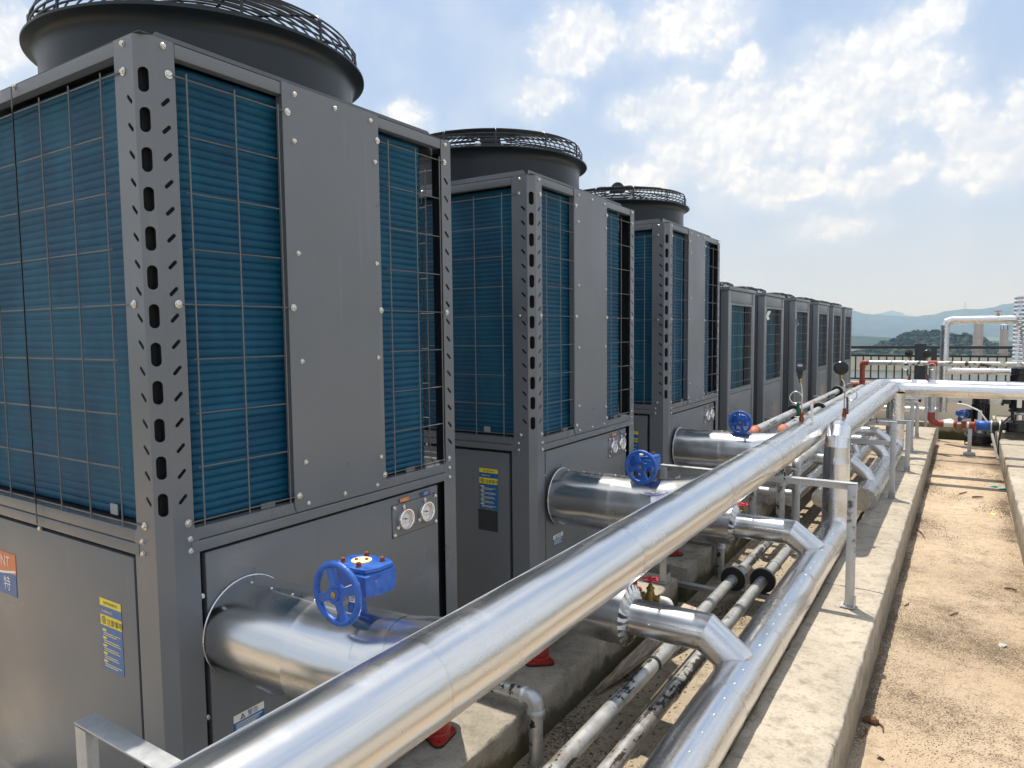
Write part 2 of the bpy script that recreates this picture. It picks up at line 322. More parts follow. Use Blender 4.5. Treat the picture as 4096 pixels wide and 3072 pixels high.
# ------------------------------------------------------------------ mesh helpers
def tag(o, label=None, cat=None, group=None, kind=None):
    if label: o['label'] = label
    if cat: o['category'] = cat
    if group: o['group'] = group
    if kind: o['kind'] = kind
    return o
def empty(name, loc, label, cat, group=None):
    o = bpy.data.objects.new(name, None); o.location = loc; o.empty_display_size = .1; col.objects.link(o)
    return tag(o, label, cat, group)
def frame_of(d):
    d = Vector(d).normalized()
    a = Vector((0, 0, 1)) if abs(d.z) < .9 else Vector((1, 0, 0))
    e1 = a.cross(d).normalized(); return d, e1, d.cross(e1)
class MB:
    def __init__(s): s.v = []; s.f = []
    def add(s, vs, fs):
        b = len(s.v); s.v += [Vector(p) for p in vs]; s.f += [tuple(i+b for i in f) for f in fs]; return s
    def box(s, x0, x1, y0, y1, z0, z1):
        return s.add([(x, y, z) for z in (z0, z1) for y in (y0, y1) for x in (x0, x1)],
                     [(0, 2, 3, 1), (4, 5, 7, 6), (0, 1, 5, 4), (2, 6, 7, 3), (0, 4, 6, 2), (1, 3, 7, 5)])
    def beam(s, a, b, w, h, up=(0, 0, 1)):
        a = Vector(a); b = Vector(b); d = (b-a).normalized(); sd = d.cross(Vector(up)).normalized(); u = sd.cross(d)
        vs = [p + sd*x*w/2 + u*z*h/2 for p in (a, b) for z in (-1, 1) for x in (-1, 1)]
        return s.add(vs, [(0, 2, 3, 1), (4, 5, 7, 6), (0, 1, 5, 4), (2, 6, 7, 3), (0, 4, 6, 2), (1, 3, 7, 5)])
    def tube(s, pts, r, n=10, closed=False, caps=True):
        pts = [Vector(p) for p in pts]; m = len(pts); rr = r if isinstance(r, (list, tuple)) else [r]*m
        vs = []; e1 = None
        for i, p in enumerate(pts):
            if closed: d = (pts[(i+1) % m]-pts[i-1]).normalized()
            else: d = (pts[min(i+1, m-1)]-pts[max(i-1, 0)]).normalized()
            if e1 is None: _, e1, e2 = frame_of(d)
            else:
                e1 = (e1-d*e1.dot(d)).normalized(); e2 = d.cross(e1)
            for k in range(n):
                t = 2*math.pi*k/n; vs.append(p+(e1*math.cos(t)+e2*math.sin(t))*rr[i])
        fs = []
        for i in range(m if closed else m-1):
            j = (i+1) % m
            for k in range(n): fs.append((i*n+k, i*n+(k+1) % n, j*n+(k+1) % n, j*n+k))
        if caps and not closed: fs.append(tuple(range(n-1, -1, -1))); fs.append(tuple(range((m-1)*n, m*n)))
        return s.add(vs, fs)
    def lathe(s, prof, o=(0, 0, 0), axis=(0, 0, 1), n=24, caps=True):
        d, e1, e2 = frame_of(axis); o = Vector(o); vs = []; m = len(prof)
        for (r, h) in prof:
            for k in range(n):
                t = 2*math.pi*k/n; vs.append(o+d*h+(e1*math.cos(t)+e2*math.sin(t))*r)
        fs = [(i*n+k, i*n+(k+1) % n, (i+1)*n+(k+1) % n, (i+1)*n+k) for i in range(m-1) for k in range(n)]
        if caps: fs.append(tuple(range(n-1, -1, -1))); fs.append(tuple(range((m-1)*n, m*n)))
        return s.add(vs, fs)
    def plate(s, outer, holes, to3, nrm, th):
        """flat sheet with real holes: outline and holes in 2D, mapped by to3, thickness th along -nrm"""
        loops = [outer]+holes; pts = [p for l in loops for p in l]
        tri = tessellate_polygon([[Vector((p[0], p[1], 0)) for p in l] for l in loops])
        n = len(pts); nrm = Vector(nrm)
        front = [Vector(to3(*p)) for p in pts]; back = [p-nrm*th for p in front]
        fs = []
        for (a, b, c) in tri:
            if (front[b]-front[a]).cross(front[c]-front[a]).dot(nrm) < 0: a, c = c, a
            fs += [(a, b, c), (c+n, b+n, a+n)]
        k = 0
        for l in loops:
            m = len(l)
            for i in range(m): fs.append((k+i, k+(i+1) % m, k+(i+1) % m+n, k+i+n))
            k += m
        return s.add(front+back, fs)
    def sphere(s, c, r, n=8, m=5, half=False, axis=(0, 0, 1)):
        prof = []
        for i in range(m+1):
            a = math.pi*(i/m)*(.5 if half else 1)
            prof.append((max(r*math.sin(a), 1e-5) if not half else max(r*math.cos(a), 1e-5), -r*math.cos(a) if not half else r*math.sin(a)))
        return s.lathe(prof, c, axis, n)
    def build(s, name, material, parent=None, smooth=38, bev=0, label=None, cat=None, group=None, kind=None, fixn=True):
        me = bpy.data.meshes.new(name)
        vs = s.v
        if parent is None:
            lo = Vector([min(p[i] for p in vs) for i in range(3)]); hi = Vector([max(p[i] for p in vs) for i in range(3)])
            loc = Vector(((lo.x+hi.x)/2, (lo.y+hi.y)/2, lo.z))
        else:
            loc = parent.get('_o', None); loc = Vector(loc) if loc is not None else parent.location.copy()
        me.from_pydata([tuple(p-loc) for p in vs], [], s.f)
        if bev or fixn:
            bm = bmesh.new(); bm.from_mesh(me)
            if fixn: bmesh.ops.recalc_face_normals(bm, faces=bm.faces)
            if bev:
                ed = [e for e in bm.edges if len(e.link_faces) == 2 and e.calc_face_angle(0) > R(35)]
                bmesh.ops.bevel(bm, geom=ed, offset=bev, segments=2, profile=.6, affect='EDGES', clamp_overlap=True)
            bm.to_mesh(me); bm.free()
        if smooth:
            me.shade_smooth(); me.set_sharp_from_angle(angle=R(smooth))
        me.materials.append(M[material] if isinstance(material, str) else material)
        o = bpy.data.objects.new(name, me); col.objects.link(o)
        if parent is None: o.location = loc
        else: o.parent = parent; o['_o'] = tuple(loc)
        return tag(o, label, cat, group, kind)
def share(name, src, parent, offset, rot=None):
    """another piece that shares the mesh of src"""
    o = bpy.data.objects.new(name, src.data); col.objects.link(o); o.parent = parent; o.location = offset
    if rot: o.rotation_euler = rot
    return o
def copy_tree(o, parent=None):
    c = o.copy(); col.objects.link(c); c.parent = parent
    for ch in list(o.children): copy_tree(ch, c)
    return c
def fillet(pts, rad, seg=6):
    pts = [Vector(p) for p in pts]; out = [pts[0]]
    for i in range(1, len(pts)-1):
        a, b, c = pts[i-1], pts[i], pts[i+1]
        if (b-a).angle(c-b) < .02: out.append(b); continue
        d1 = (a-b).normalized(); d2 = (c-b).normalized()
        ang = d1.angle(d2); t = min(rad/math.tan(ang/2), (a-b).length*.49, (c-b).length*.49); r = t*math.tan(ang/2)
        ctr = b+(d1+d2).normalized()*(r/math.sin(ang/2)); p0 = b+d1*t; p1 = b+d2*t
        v0 = p0-ctr; v1 = p1-ctr; tot = v0.angle(v1); ax = v0.cross(v1).normalized()
        for k in range(seg+1): out.append(ctr+Matrix.Rotation(tot*k/seg, 3, ax) @ v0)
    out.append(pts[-1]); return out
def gores(pts, rad, seg=3):
    """polyline with each corner cut into short mitred pieces, as tin-smiths bend cladding"""
    pts = [Vector(p) for p in pts]; out = [pts[0]]
    for i in range(1, len(pts)-1):
        if (pts[i]-pts[i-1]).angle(pts[i+1]-pts[i]) < .02: out.append(pts[i]); continue
        f = fillet([pts[i-1], pts[i], pts[i+1]], rad, seg); out += f[1:-1]
    out.append(pts[-1]); return out
def clad(root, pts, r, material='cladding', n=44, dent=.0017, seed=0., cap0=False, cap1=False, bead=.00025, name='cladding_sheet', step=.05):
    """insulation cladding: every piece between two joints is a sheet of its own, with a bead at the joint"""
    pts = [Vector(p) for p in pts]; m = len(pts); rs = r if isinstance(r, (list, tuple)) else [r]*m
    d0, e1, e2 = frame_of(pts[1]-pts[0]); objs = []
    for i in range(m-1):
        a, b = pts[i], pts[i+1]; d = (b-a).normalized(); ln = (b-a).length
        e1 = (e1-d*e1.dot(d)).normalized(); e2 = d.cross(e1)
        na = d if i == 0 else ((a-pts[i-1]).normalized()+d).normalized()
        nb = d if i == m-2 else (d+(pts[i+2]-b).normalized()).normalized()
        k = max(2, int(ln/step)); st = [0, .004/ln, .006/ln]+[j/k for j in range(1, k)]+[1]
        st = sorted(x for x in st if x <= 1)
        vs = []
        for q, t in enumerate(st):
            for j in range(n):
                th = 2*math.pi*j/n; o = e1*math.cos(th)+e2*math.sin(th)
                rr = rs[i]*(1-t)+rs[i+1]*t
                rr += dent*noise.noise((a+d*t*ln+o*rs[i])*5.5+Vector((seed, seed*2, 0))) + dent*.55*noise.noise((a+d*t*ln+o*rs[i])*17+Vector((seed, 3, 1)))
                rr -= dent*3.5*max(0, noise.noise((a+d*t*ln+o*rs[i])*3.3+Vector((seed+7, 1, seed)))-.22)
                if q < 2: rr += bead
                p0 = o*rr; pa = a-d*(p0.dot(na)/d.dot(na))+p0; pb = b-d*(p0.dot(nb)/d.dot(nb))+p0
                vs.append(pa.lerp(pb, t))
        fs = [(q*n+j, q*n+(j+1) % n, (q+1)*n+(j+1) % n, (q+1)*n+j) for q in range(len(st)-1) for j in range(n)]
        mb = MB().add(vs, fs)
        if i == 0 and cap0: mb.f.append(tuple(range(n-1, -1, -1)))
        if i == m-2 and cap1: mb.f.append(tuple(range((len(st)-1)*n, len(st)*n)))
        objs.append(mb.build(name, material, root, smooth=30, fixn=False))
    return objs
def seam(root, a, b, r, ang, material='cladding', rivets=.11, w=.012, up=(0, 0, 1), th=.003):
    """lengthwise lap seam with a row of rivets on a straight pipe"""
    a = Vector(a); b = Vector(b); d = (b-a).normalized(); s = d.cross(Vector(up)).normalized(); u = s.cross(d)
    o = s*math.cos(ang)+u*math.sin(ang); t = d.cross(o); mb = MB()
    mb.beam(a+o*(r+.0012), b+o*(r+.0012), w, th, up=o)
    sm = mb.build('seam', material, root, smooth=30)
    if not rivets: return
    k = int((b-a).length/rivets); mb = MB()
    for i in range(k):
        p = a+d*((i+.5)*rivets); mb.sphere(p+o*(r+.002), .0042, 7, 3, True, o)
    mb.build('rivet_row', 'zinc', root, smooth=40, kind='stuff')
def text(root, s, size, origin, xdir, zdir, material, name='lettering', off=.0008, align='LEFT'):
    cu = bpy.data.curves.new('t', 'FONT'); cu.body = s; cu.size = size; cu.align_x = align; cu.resolution_u = 3
    ob = bpy.data.objects.new('t', cu); col.objects.link(ob); bpy.context.view_layer.update()
    me = bpy.data.meshes.new_from_object(ob); bpy.data.objects.remove(ob); bpy.data.curves.remove(cu)
    x = Vector(xdir).normalized(); z = Vector(zdir).normalized(); n = x.cross(z)
    loc = Vector(root.get('_o', root.location)); o3 = Vector(origin)+n*off-loc
    for v in me.vertices: v.co = o3+x*v.co.x+z*v.co.y
    me.materials.clear(); me.materials.append(M[material]); me.name = name
    o = bpy.data.objects.new(name, me); col.objects.link(o); o.parent = root; return o
def capsule(cx, cy, ln, w, ang, n=6):
    """outline of a slot"""
    out = []; r = w/2; h = ln/2-r
    for k in range(n+1):
        a = -math.pi/2+math.pi*k/n; out.append((h+r*math.cos(a), r*math.sin(a)))
    for k in range(n+1):
        a = math.pi/2+math.pi*k/n; out.append((-h+r*math.cos(a), r*math.sin(a)))
    c, s = math.cos(ang), math.sin(ang)
    return [(cx+x*c-y*s, cy+x*s+y*c) for x, y in out]
# ------------------------------------------------------------------ ground, roof, kerbs, plinths
def rough_block(x0, x1, y0, y1, z0, z1, amp=.005, step=.04, seed=0., skirt=True):
    """cast concrete bar along Y with worn arrises"""
    nx = max(3, int((x1-x0)/.06)); nz = max(3, int((z1-z0)/.05)); prof = []
    prof += [(x0, z0+(z1-z0)*i/nz) for i in range(nz)]
    c = .008
    prof += [(x0, z1-c), (x0+c, z1)]+[(x0+c+(x1-x0-2*c)*i/nx, z1) for i in range(1, nx)]+[(x1-c, z1), (x1, z1-c)]
    prof += [(x1, z1-(z1-z0)*i/nz) for i in range(1, nz+1)]
    m = len(prof); k = max(2, int((y1-y0)/step)); vs = []
    for j in range(k+1):
        y = y0+(y1-y0)*j/k
        for (x, z) in prof:
            p = Vector((x, y, z)); edge = min(abs(x-x0), abs(x-x1)) < .02 and abs(z-z1) < .02
            q = noise.noise_vector(p*9+Vector((seed, 0, 0)))*amp+noise.noise_vector(p*31+Vector((0, seed, 0)))*amp*.6
            if edge: q = q*1.5+Vector((0, 0, -abs(noise.noise(p*16))*amp*1.8))
            if z <= z0+1e-6: q.z = 0
            vs.append(p+q)
    fs = [(j*m+i, (j+1)*m+i, (j+1)*m+i+1, j*m+i+1) for j in range(k) for i in range(m-1)]
    fs += [tuple(range(m)), tuple(range((k+1)*m-1, k*m-1, -1))]
    return MB().add(vs, fs)
def sheet(x0, x1, y0, y1, z, nx=1, ny=1):
    vs = [(x0+(x1-x0)*i/nx, y0+(y1-y0)*j/ny, z) for j in range(ny+1) for i in range(nx+1)]
    return MB().add(vs, [(j*(nx+1)+i, j*(nx+1)+i+1, (j+1)*(nx+1)+i+1, (j+1)*(nx+1)+i) for j in range(ny) for i in range(nx)])
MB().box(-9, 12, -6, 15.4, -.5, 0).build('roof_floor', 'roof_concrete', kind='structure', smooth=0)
sheet(.12, 1.03, -2.2, 12.4, .004).build('trough_floor', 'trough_concrete', kind='structure', smooth=0)
GZ = -21.
sheet(-6200, 6200, -380, 6350, GZ, 24, 24).build('ground', 'valley', kind='structure', smooth=0)
kerb = bpy.data.objects.new('concrete_kerb', None); kerb.location = (1.165, 4.8, 0); col.objects.link(kerb); tag(kerb, kind='structure')
cuts = [-2.2, -.3, 1.7, 3.5, 5.95, 6.6, 8.1, 9.6, 11.75]
for i in range(len(cuts)-1):
    rough_block(1.005, 1.325, cuts[i]+.002, cuts[i+1]-.002, 0, .277+.002*math.sin(i*2.3), .004, .035, i).build('kerb_segment', 'kerb_concrete', kerb, smooth=50)
rough_block(2.11, 4.6, -2.2, 14, 0, .277, .005, .06, 31).build('pump_plinth', 'kerb_concrete', kind='structure', smooth=50)
rough_block(2.135, 4.3, 10.95, 13.4, .26, .345, .004, .06, 37).build('pump_base', 'plinth_concrete', kind='structure', smooth=50)
rough_block(.9, 2.13, 12.5, 12.72, 0, .265, .006, .05, 33).build('low_wall', 'mossy_wall', label='low mossy concrete wall closing the sunlit walkway behind the red pipe', cat='wall', smooth=50)
rough_block(-.45, .15, -2.2, 3.3, 0, .21, .005, .04, 41).build('unit_plinth', 'plinth_concrete', kind='structure', smooth=50)
rough_block(-.45, .165, 3.42, 13.6, 0, .24, .005, .05, 43).build('unit_plinth', 'plinth_concrete', kind='structure', smooth=50)
rough_block(-1.5, -.95, -2.2, 13.6, 0, .215, .005, .2, 45).build('unit_plinth', 'plinth_concrete', kind='structure', smooth=50)

# ------------------------------------------------------------------ the three tall heat pump units
def lobes(Yc, Zc, r, n=20): return [(Yc+r*math.cos(2*math.pi*k/n), Zc+r*math.sin(2*math.pi*k/n)) for k in range(n)]
XR, YN, XL, YF = -.008, -.073, -1.31, 1.18         # planes of the right, near, left and far face
XC, YC = (XR+XL)/2, (YN+YF)/2
TOPZ = 2.557
def make_unit():
    root = empty('heat_pump_unit', (XC, YC, .31), 'x', 'heat pump')
    # base rails
    b = MB()
    b.box(XL+.02, XR-.012, YN+.012, YN+.07, .31, .37); b.box(XL+.02, XR-.012, YF-.07, YF-.012, .31, .37)
    b.box(XR-.07, XR-.012, YN+.07, YF-.07, .31, .37); b.box(XL+.02, XL+.07, YN+.07, YF-.07, .31, .37)
    b.build('base_frame', 'cabinet', root, bev=.003)
    # corner posts: two flanges with slanted slots either side of a chamfer with a row of oval holes
    def post(sx, sy):
        X = XR if sx > 0 else XL; Y = YN if sy < 0 else YF; inx = -1 if sx > 0 else 1; iny = 1 if sy < 0 else -1
        w1, w2, ch = .058, .085, .033
        mb = MB()
        holes = [capsule(.030, 2.404-.0672*k, .031, .0098, R(45)) for k in range(16)]
        out = [(0, .33), (w1+.012, .33), (w1+.012, 1.30), (w1, 1.318), (w1, TOPZ), (0, TOPZ)]
        # flange on the X face (runs along y); first coordinate measured from the chamfer edge outwards
        mb.plate(out, holes, lambda a, z: (X, Y+iny*(ch+a), z), (sx, 0, 0), .0025)
        out2 = [(0, .33), (w2+.012, .33), (w2+.012, 1.30), (w2, 1.318), (w2, TOPZ), (0, TOPZ)]
        holes2 = [capsule(.022, 2.404-.0672*k, .031, .0098, R(45)) for k in range(16)]
        mb.plate(out2, holes2, lambda a, z: (X+inx*(ch-.005+a), Y, z), (0, sy, 0), .0025)
        p0 = Vector((X, Y+iny*ch, 0)); p1 = Vector((X+inx*(ch-.005), Y, 0)); d = (p1-p0); wd = d.length; d.normalize(); nr = Vector((-d.y, d.x, 0))
        if nr.x*sx < 0: nr = -nr
        ov = [capsule(wd/2, 2.4495-.0965*k, .061, .0245, R(90), 8) for k in range(12)]
        mb.plate([(0, .33), (wd, .33), (wd, TOPZ), (0, TOPZ)], ov, lambda a, z: p0+d*a+Vector((0, 0, z)), nr, .0025)
        o = mb.build('corner_post', 'cabinet', root, smooth=20, fixn=False)
        # black liner added behind the holes, standing in for the shade inside
        q = MB(); q.box(*sorted((X+inx*.016, X+inx*.019)), *sorted((Y+iny*.036, Y+iny*.083)), .36, TOPZ-.03)
        q.box(*sorted((X+inx*.036, X+inx*.105)), *sorted((Y+iny*.016, Y+iny*.019)), .36, TOPZ-.03); q.box(*sorted((X+inx*.019, X+inx*.036)), *sorted((Y+iny*.034, Y+iny*.036)), .36, TOPZ-.03); q.box(*sorted((X+inx*.034, X+inx*.036)), *sorted((Y+iny*.019, Y+iny*.034)), .36, TOPZ-.03)
        q.build('hole_shade_liner', 'black', root, smooth=0)
    for sx in (1, -1):
        for sy in (-1, 1): post(sx, sy)
    # rails along the top of each face
    def rail(name, z0, z1, out, m='cabinet', bev=.002, gapx=0, depth=.03):
        b = MB(); b.box(XR-depth+out, XR+out, YN+.093+gapx, YF-.093-gapx, z0, z1); b.build(name, m, root, bev=bev)
        b = MB(); b.box(XL+.12+gapx, XR-.116-gapx, YN-out, YN+depth-out, z0, z1); b.build(name, m, root, bev=bev)
        b = MB(); b.box(XL+.12+gapx, XR-.116-gapx, YF-depth+out, YF+out, z0, z1); b.build(name, m, root, bev=bev)
        b = MB(); b.box(XL-out, XL+depth-out, YN+.093+gapx, YF-.093-gapx, z0, z1); b.build(name, m, root, bev=bev)
    rail('top_rail', 2.521, TOPZ-.001, -.001)
    rail('belt_rail', 1.2785, 1.312, -.001, gapx=-.012); rail('lower_belt', 1.246, 1.2765, .002, gapx=-.012)
    # folded cover on top: standing flanges set back from the edge, cut short before the corners
    c = MB()
    zt = 2.598
    for (ax, s) in (('x', 1), ('x', -1), ('y', 1), ('y', -1)):
        if ax == 'x':
            X = XR-.055 if s > 0 else XL+.055; X2 = X-s*.012
            pr = [(YN+.055, TOPZ+.002), (YF-.055, TOPZ+.002), (YF-.085, zt), (YN+.085, zt)]
            f = [Vector((X if z < 2.57 else X2, y, z)) for y, z in pr]; off = Vector((-s*.003, 0, 0))
        else:
            Y = YN+.055 if s < 0 else YF-.055; Y2 = Y-s*.012
            pr = [(XL+.06, TOPZ+.002), (XR-.06, TOPZ+.002), (XR-.09, zt), (XL+.09, zt)]
            f = [Vector((x, Y if z < 2.57 else Y2, z)) for x, z in pr]; off = Vector((0, -s*.003, 0))
        c.add(f+[p+off for p in f], [(0, 1, 2, 3), (7, 6, 5, 4), (0, 4, 5, 1), (1, 5, 6, 2), (2, 6, 7, 3), (3, 7, 4, 0)])
    c.build('cover_flange', 'cabinet_dark', root, smooth=0)
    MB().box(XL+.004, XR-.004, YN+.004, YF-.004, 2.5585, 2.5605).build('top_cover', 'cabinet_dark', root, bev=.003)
    # fan housing, grille, fan
    d = MB(); rp = [(.515, 2.561), (.515, 2.715), (.518, 2.733), (.525, 2.747), (.537, 2.757), (.553, 2.762), (.56, 2.7655), (.56, 2.7725), (.552, 2.775), (.53, 2.77), (.505, 2.745), (.5, 2.7), (.5, 2.59)]
    d.lathe(rp, (XC, YC, 0), (0, 0, 1), 96, caps=False); shroud = d.build('fan_shroud', 'shroud', root, smooth=45)
    g = MB(); CX = Vector((XC, YC, 0))
    def ring(r, z, w=.0034, n=72): g.tube([CX+Vector((r*math.cos(2*math.pi*k/n), r*math.sin(2*math.pi*k/n), z)) for k in range(n)], w, 6, True)
    for z in (2.785, 2.803, 2.821, 2.84): ring(.532, z)
    dome = lambda r: 2.865+.07*(1-(r/.52)**2)
    r = .52
    while r > .1: ring(r, dome(r)); r -= .0285
    for k in range(12):
        a = 2*math.pi*k/12+.12; u = Vector((math.cos(a), math.sin(a), 0))
        path = [CX+u*.533+Vector((0, 0, 2.77)), CX+u*.533+Vector((0, 0, 2.85)), CX+u*.522+Vector((0, 0, 2.866))]+[CX+u*rr+Vector((0, 0, dome(rr)+.004)) for rr in (.45, .36, .26, .16, .09)]
        g.tube(path, .0048, 6)
    grille = g.build('fan_guard', 'guard_black', root, smooth=60)
    h = MB()
    for s in (-1, 1):
        a = Vector((1, .55, 0)).normalized(); nrm = Vector((-a.y, a.x, 0))
        pts = [(.06*math.cos(t), max(0, .075*math.sin(t))) for t in [math.pi*k/14 for k in range(15)]]
        h.plate(pts, [], lambda p, q: CX+nrm*s*.032+a*p+Vector((0, 0, 2.925+q)), nrm, .012)
    h.build('motor_bracket', 'shroud', root, smooth=30)
    h = MB(); h.lathe([(.07, 2.66), (.08, 2.68), (.08, 2.82), (.06, 2.86), (.02, 2.865)], (XC, YC, 0), n=24); hub = h.build('fan_motor', 'black', root)
    for k in range(5):
        a = 2*math.pi*k/5; f = MB()
        pts = []
        for i in range(6):
            rr = .07+.41*i/5
            for (da, dz) in ((-.28, -.03), (.28, .045)): pts.append(CX+Vector((rr*math.cos(a+da*(.8+.3*i/5)), rr*math.sin(a+da*(.8+.3*i/5)), 2.70+dz)))
        f.add(pts, [(2*i, 2*i+1, 2*i+3, 2*i+2) for i in range(5)]); f.build('fan_blade', 'cabinet_dark', hub, smooth=60, fixn=False)
    bolts_r = MB(); bolts_r.lathe([(.006, -.012), (.006, .004), (.0095, .004), (.0095, .011), (.004, .013)], (0, 0, 0), (0, 0, 1), 8)
    # middle panel of the right face
    p = MB(); p.plate([(.356, 1.282), (.735, 1.282), (.746, 1.3), (.746, TOPZ+.001), (.347, TOPZ+.001), (.347, 1.3)], [], lambda y, z: (XR+.0035, y, z), (1, 0, 0), .004)
    p.build('side_panel', 'cabinet', root, smooth=15, bev=.0008)
    p = MB(); p.box(XR-.03, XR-.001, .352, .742, 1.33, 2.52); p.build('panel_fold', 'cabinet', root, smooth=0)
    p = MB(); p.box(XL-.003, XL+.001, .347, .746, 1.282, TOPZ); p.build('side_panel', 'cabinet', root, smooth=15)
    # lower doors behind a dark shadow gap
    MB().box(XL+.03, XR-.03, YN+.03, YF-.03, .37, 1.27).build('lower_casing', 'black', root, smooth=0)
    MB().box(XR-.028, XR-.006, .05, 1.04, .372, 1.236).build('door_panel', 'cabinet', root, bev=.003)
    MB().box(XL+.15, XR-.145, YN+.004, YN+.028, .372, 1.232).build('door_panel', 'cabinet', root, bev=.003)
    MB().box(XL+.15, XR-.145, YF-.028, YF-.004, .372, 1.232).build('door_panel', 'cabinet', root, bev=.003)
    # finned coils: rows of tubes swell the fin pack every 22 mm
    def coil_path(pts, rad, name):
        path = fillet([(x, y, 0) for x, y in pts], rad, 7); dense = []
        for a, b in zip(path, path[1:]):
            k = max(1, int((b-a).length/.05)); dense += [a.lerp(b, i/k) for i in range(k)]
        dense.append(path[-1]); m = len(dense); rows = 54; sub = 5; z0 = 1.318; pitch = (2.519-z0)/rows; vs = []
        for j in range(rows*sub+1):
            ph = (j % sub)/sub; z = z0+pitch*j/sub; bulge = math.sin(math.pi*ph)**.7 if ph else 0
            for i, p in enumerate(dense):
                d = (dense[min(i+1, m-1)]-dense[max(i-1, 0)]).normalized(); nr = Vector((d.y, -d.x, 0))
                w = noise.noise(Vector((p.x*4, p.y*4, z*2.3)))*.004+noise.noise(Vector((p.x*13, p.y*13, z*3)))*.0018
                vs.append(p+nr*(bulge*(.006 if abs(d.y) > .3 else .0026)+w)+Vector((0, 0, z)))
        n0 = len(vs)
        fs = [(j*m+i, j*m+i+1, (j+1)*m+i+1, (j+1)*m+i) for j in range(rows*sub) for i in range(m-1)]
        # back side, 22 mm behind
        for zz in (z0, 2.519):
            for i, p in enumerate(dense):
                d = (dense[min(i+1, m-1)]-dense[max(i-1, 0)]).normalized(); vs.append(p-Vector((d.y, -d.x, 0))*.024+Vector((0, 0, zz)))
        fs += [(n0+i+1, n0+i, n0+m+i, n0+m+i+1) for i in range(m-1)]
        top = rows*sub*m
        fs += [(top+i, top+i+1, n0+m+i+1, n0+m+i) for i in range(m-1)]
        fs += [(0, top, n0+m, n0), (m-1, n0+m-1, n0+2*m-1, top+m-1)]
        MB().add(vs, fs).build(name, 'coil', root, smooth=35, fixn=False)
    coil_path([(-1.2, 1.0), (-1.24, .9), (-1.24, -.02), (-.05, -.02), (-.05, .362)], .11, 'coil')
    coil_path([(-.05, .728), (-.05, 1.04), (-1.12, 1.04)], .06, 'coil')
    MB().box(XL+.04, XR-.03, YN+.04, YF-.04, 1.296, 1.312).build('drip_tray', 'black', root, smooth=0)
    MB().box(-1.1, -.2, .1, .92, 1.32, 2.54).build('inner_casing', 'black', root, smooth=0)
    MB().box(-.322, -.284, -.036, -.034, 1.322, 1.352).build('paper_tag', 'tag_grey', root, smooth=0)
    for yy in (.235, .865): MB().box(XR-.012, XR-.009, yy, yy+.05, 1.313, 1.33).build('drain_tab', 'cabinet', root, smooth=0)
    # wire guards
    ZW = [2.474-.143*k for k in range(9)]
    def guard(A, us, u0, u1, plane, extra=None):
        g = MB(); w = .0023
        for u in us: g.tube([plane(u, ZW[0]+.012, .001), plane(u, ZW[-1]-.014, .001)], w, 6)
        for i, z in enumerate(ZW):
            a, b = (u0, u1) if i in (0, 4, 8) else (min(us)-.007, max(us)+.007)
            g.tube([plane(a, z, -.0045), plane(b, z, -.0045)], w*.92, 6)
        if extra is not None: g.tube([plane(extra, 2.548, .001), plane(extra, ZW[-1]-.075, .001)], w, 6)
        return g.build('wire_guard', 'wire', root, smooth=60)
    guard(None, (.043, .183, .326), 0., .364, lambda u, z, o: (XR+.0085+o, u, z))
    guard(None, (.787, .93, 1.065), .739, 1.107, lambda u, z, o: (XR+.0085+o, u, z))
    guard(None, [-.171-.1635*k for k in range(7)], -.079, -1.238, lambda u, z, o: (u, YN-.0085-o, z), extra=-.6615)
    guard(None, [-.171-.1635*k for k in range(7)], -.079, -1.238, lambda u, z, o: (u, YF+.0085+o, z))
    # bolts
    def bolt_mesh(wr):
        b = MB(); b.lathe([(wr, 0), (wr, .0022), (.0066, .0024), (.0066, .0055), (.0052, .0068), (.0046, .0078), (.0014, .008)], (0, 0, 0), (0, 0, 1), 10)
        b.box(-.0032, .0032, -.0007, .0007, .0076, .0086); b.box(-.0007, .0007, -.0032, .0032, .0076, .00855)
        me = b.build('bolt_proto', 'zinc', None, smooth=30); data = me.data; bpy.data.objects.remove(me); return data
    big, small = bolt_mesh(.0108), bolt_mesh(.0078)
    def bolt(me, p, nrm, roll=0.):
        o = bpy.data.objects.new('bolt', me); col.objects.link(o); o.parent = root
        o.matrix_local = Matrix.Translation(Vector(p)-root.location) @ Vector(nrm).to_track_quat('Z', 'Y').to_matrix().to_4x4() @ Matrix.Rotation(random.random()*6, 4, 'Z')
    for y in (0., .364, .739, 1.107):
        for z in (ZW[0], ZW[4], ZW[8]): bolt(big, (XR+(.004 if y in (.364, .739) else .0005), y, z), (1, 0, 0))
    for y, z in ((.392, 2.532), (.386, 2.395), (.388, 2.065), (.39, 1.74), (.392, 1.43), (.398, 1.30), (.55, 2.532), (.55, 1.30), (.708, 2.532), (.725, 2.4), (.722, 2.06), (.72, 1.74), (.722, 1.395), (.70, 1.30)):
        bolt(small, (XR+.0036, y, z), (1, 0, 0))
    for y, z in ((-.012, 2.54), (.004, 1.287), (.004, 1.255), (1.112, 2.54), (1.108, 1.292), (1.108, 1.255)): bolt(small, (XR, y, z), (1, 0, 0))
    for x in (-.079, -1.238):
        for z in (ZW[0], ZW[4], ZW[8]): bolt(big, (x, YN-.0005, z), (0, -1, 0))
    for x, z in ((-.075, 2.54), (-.092, 1.288), (-.092, 1.255), (-.6615, 2.55), (-.6615, 1.24)): bolt(small, (x, YN, z), (0, -1, 0))
    for z in (1.12, .78): bolt(small, (XR-.01, .037, z), (1, 0, 0))
    # pressure gauges in their small plate
    gp = MB(); X = XR-.0055
    gp.plate([(.782, 1.09), (1.026, 1.09), (1.026, 1.206), (.782, 1.206)], [], lambda y, z: (X+.001, y, z), (1, 0, 0), .003); gplate = gp.build('gauge_plate', 'cabinet', root, smooth=10)
    gp = MB()
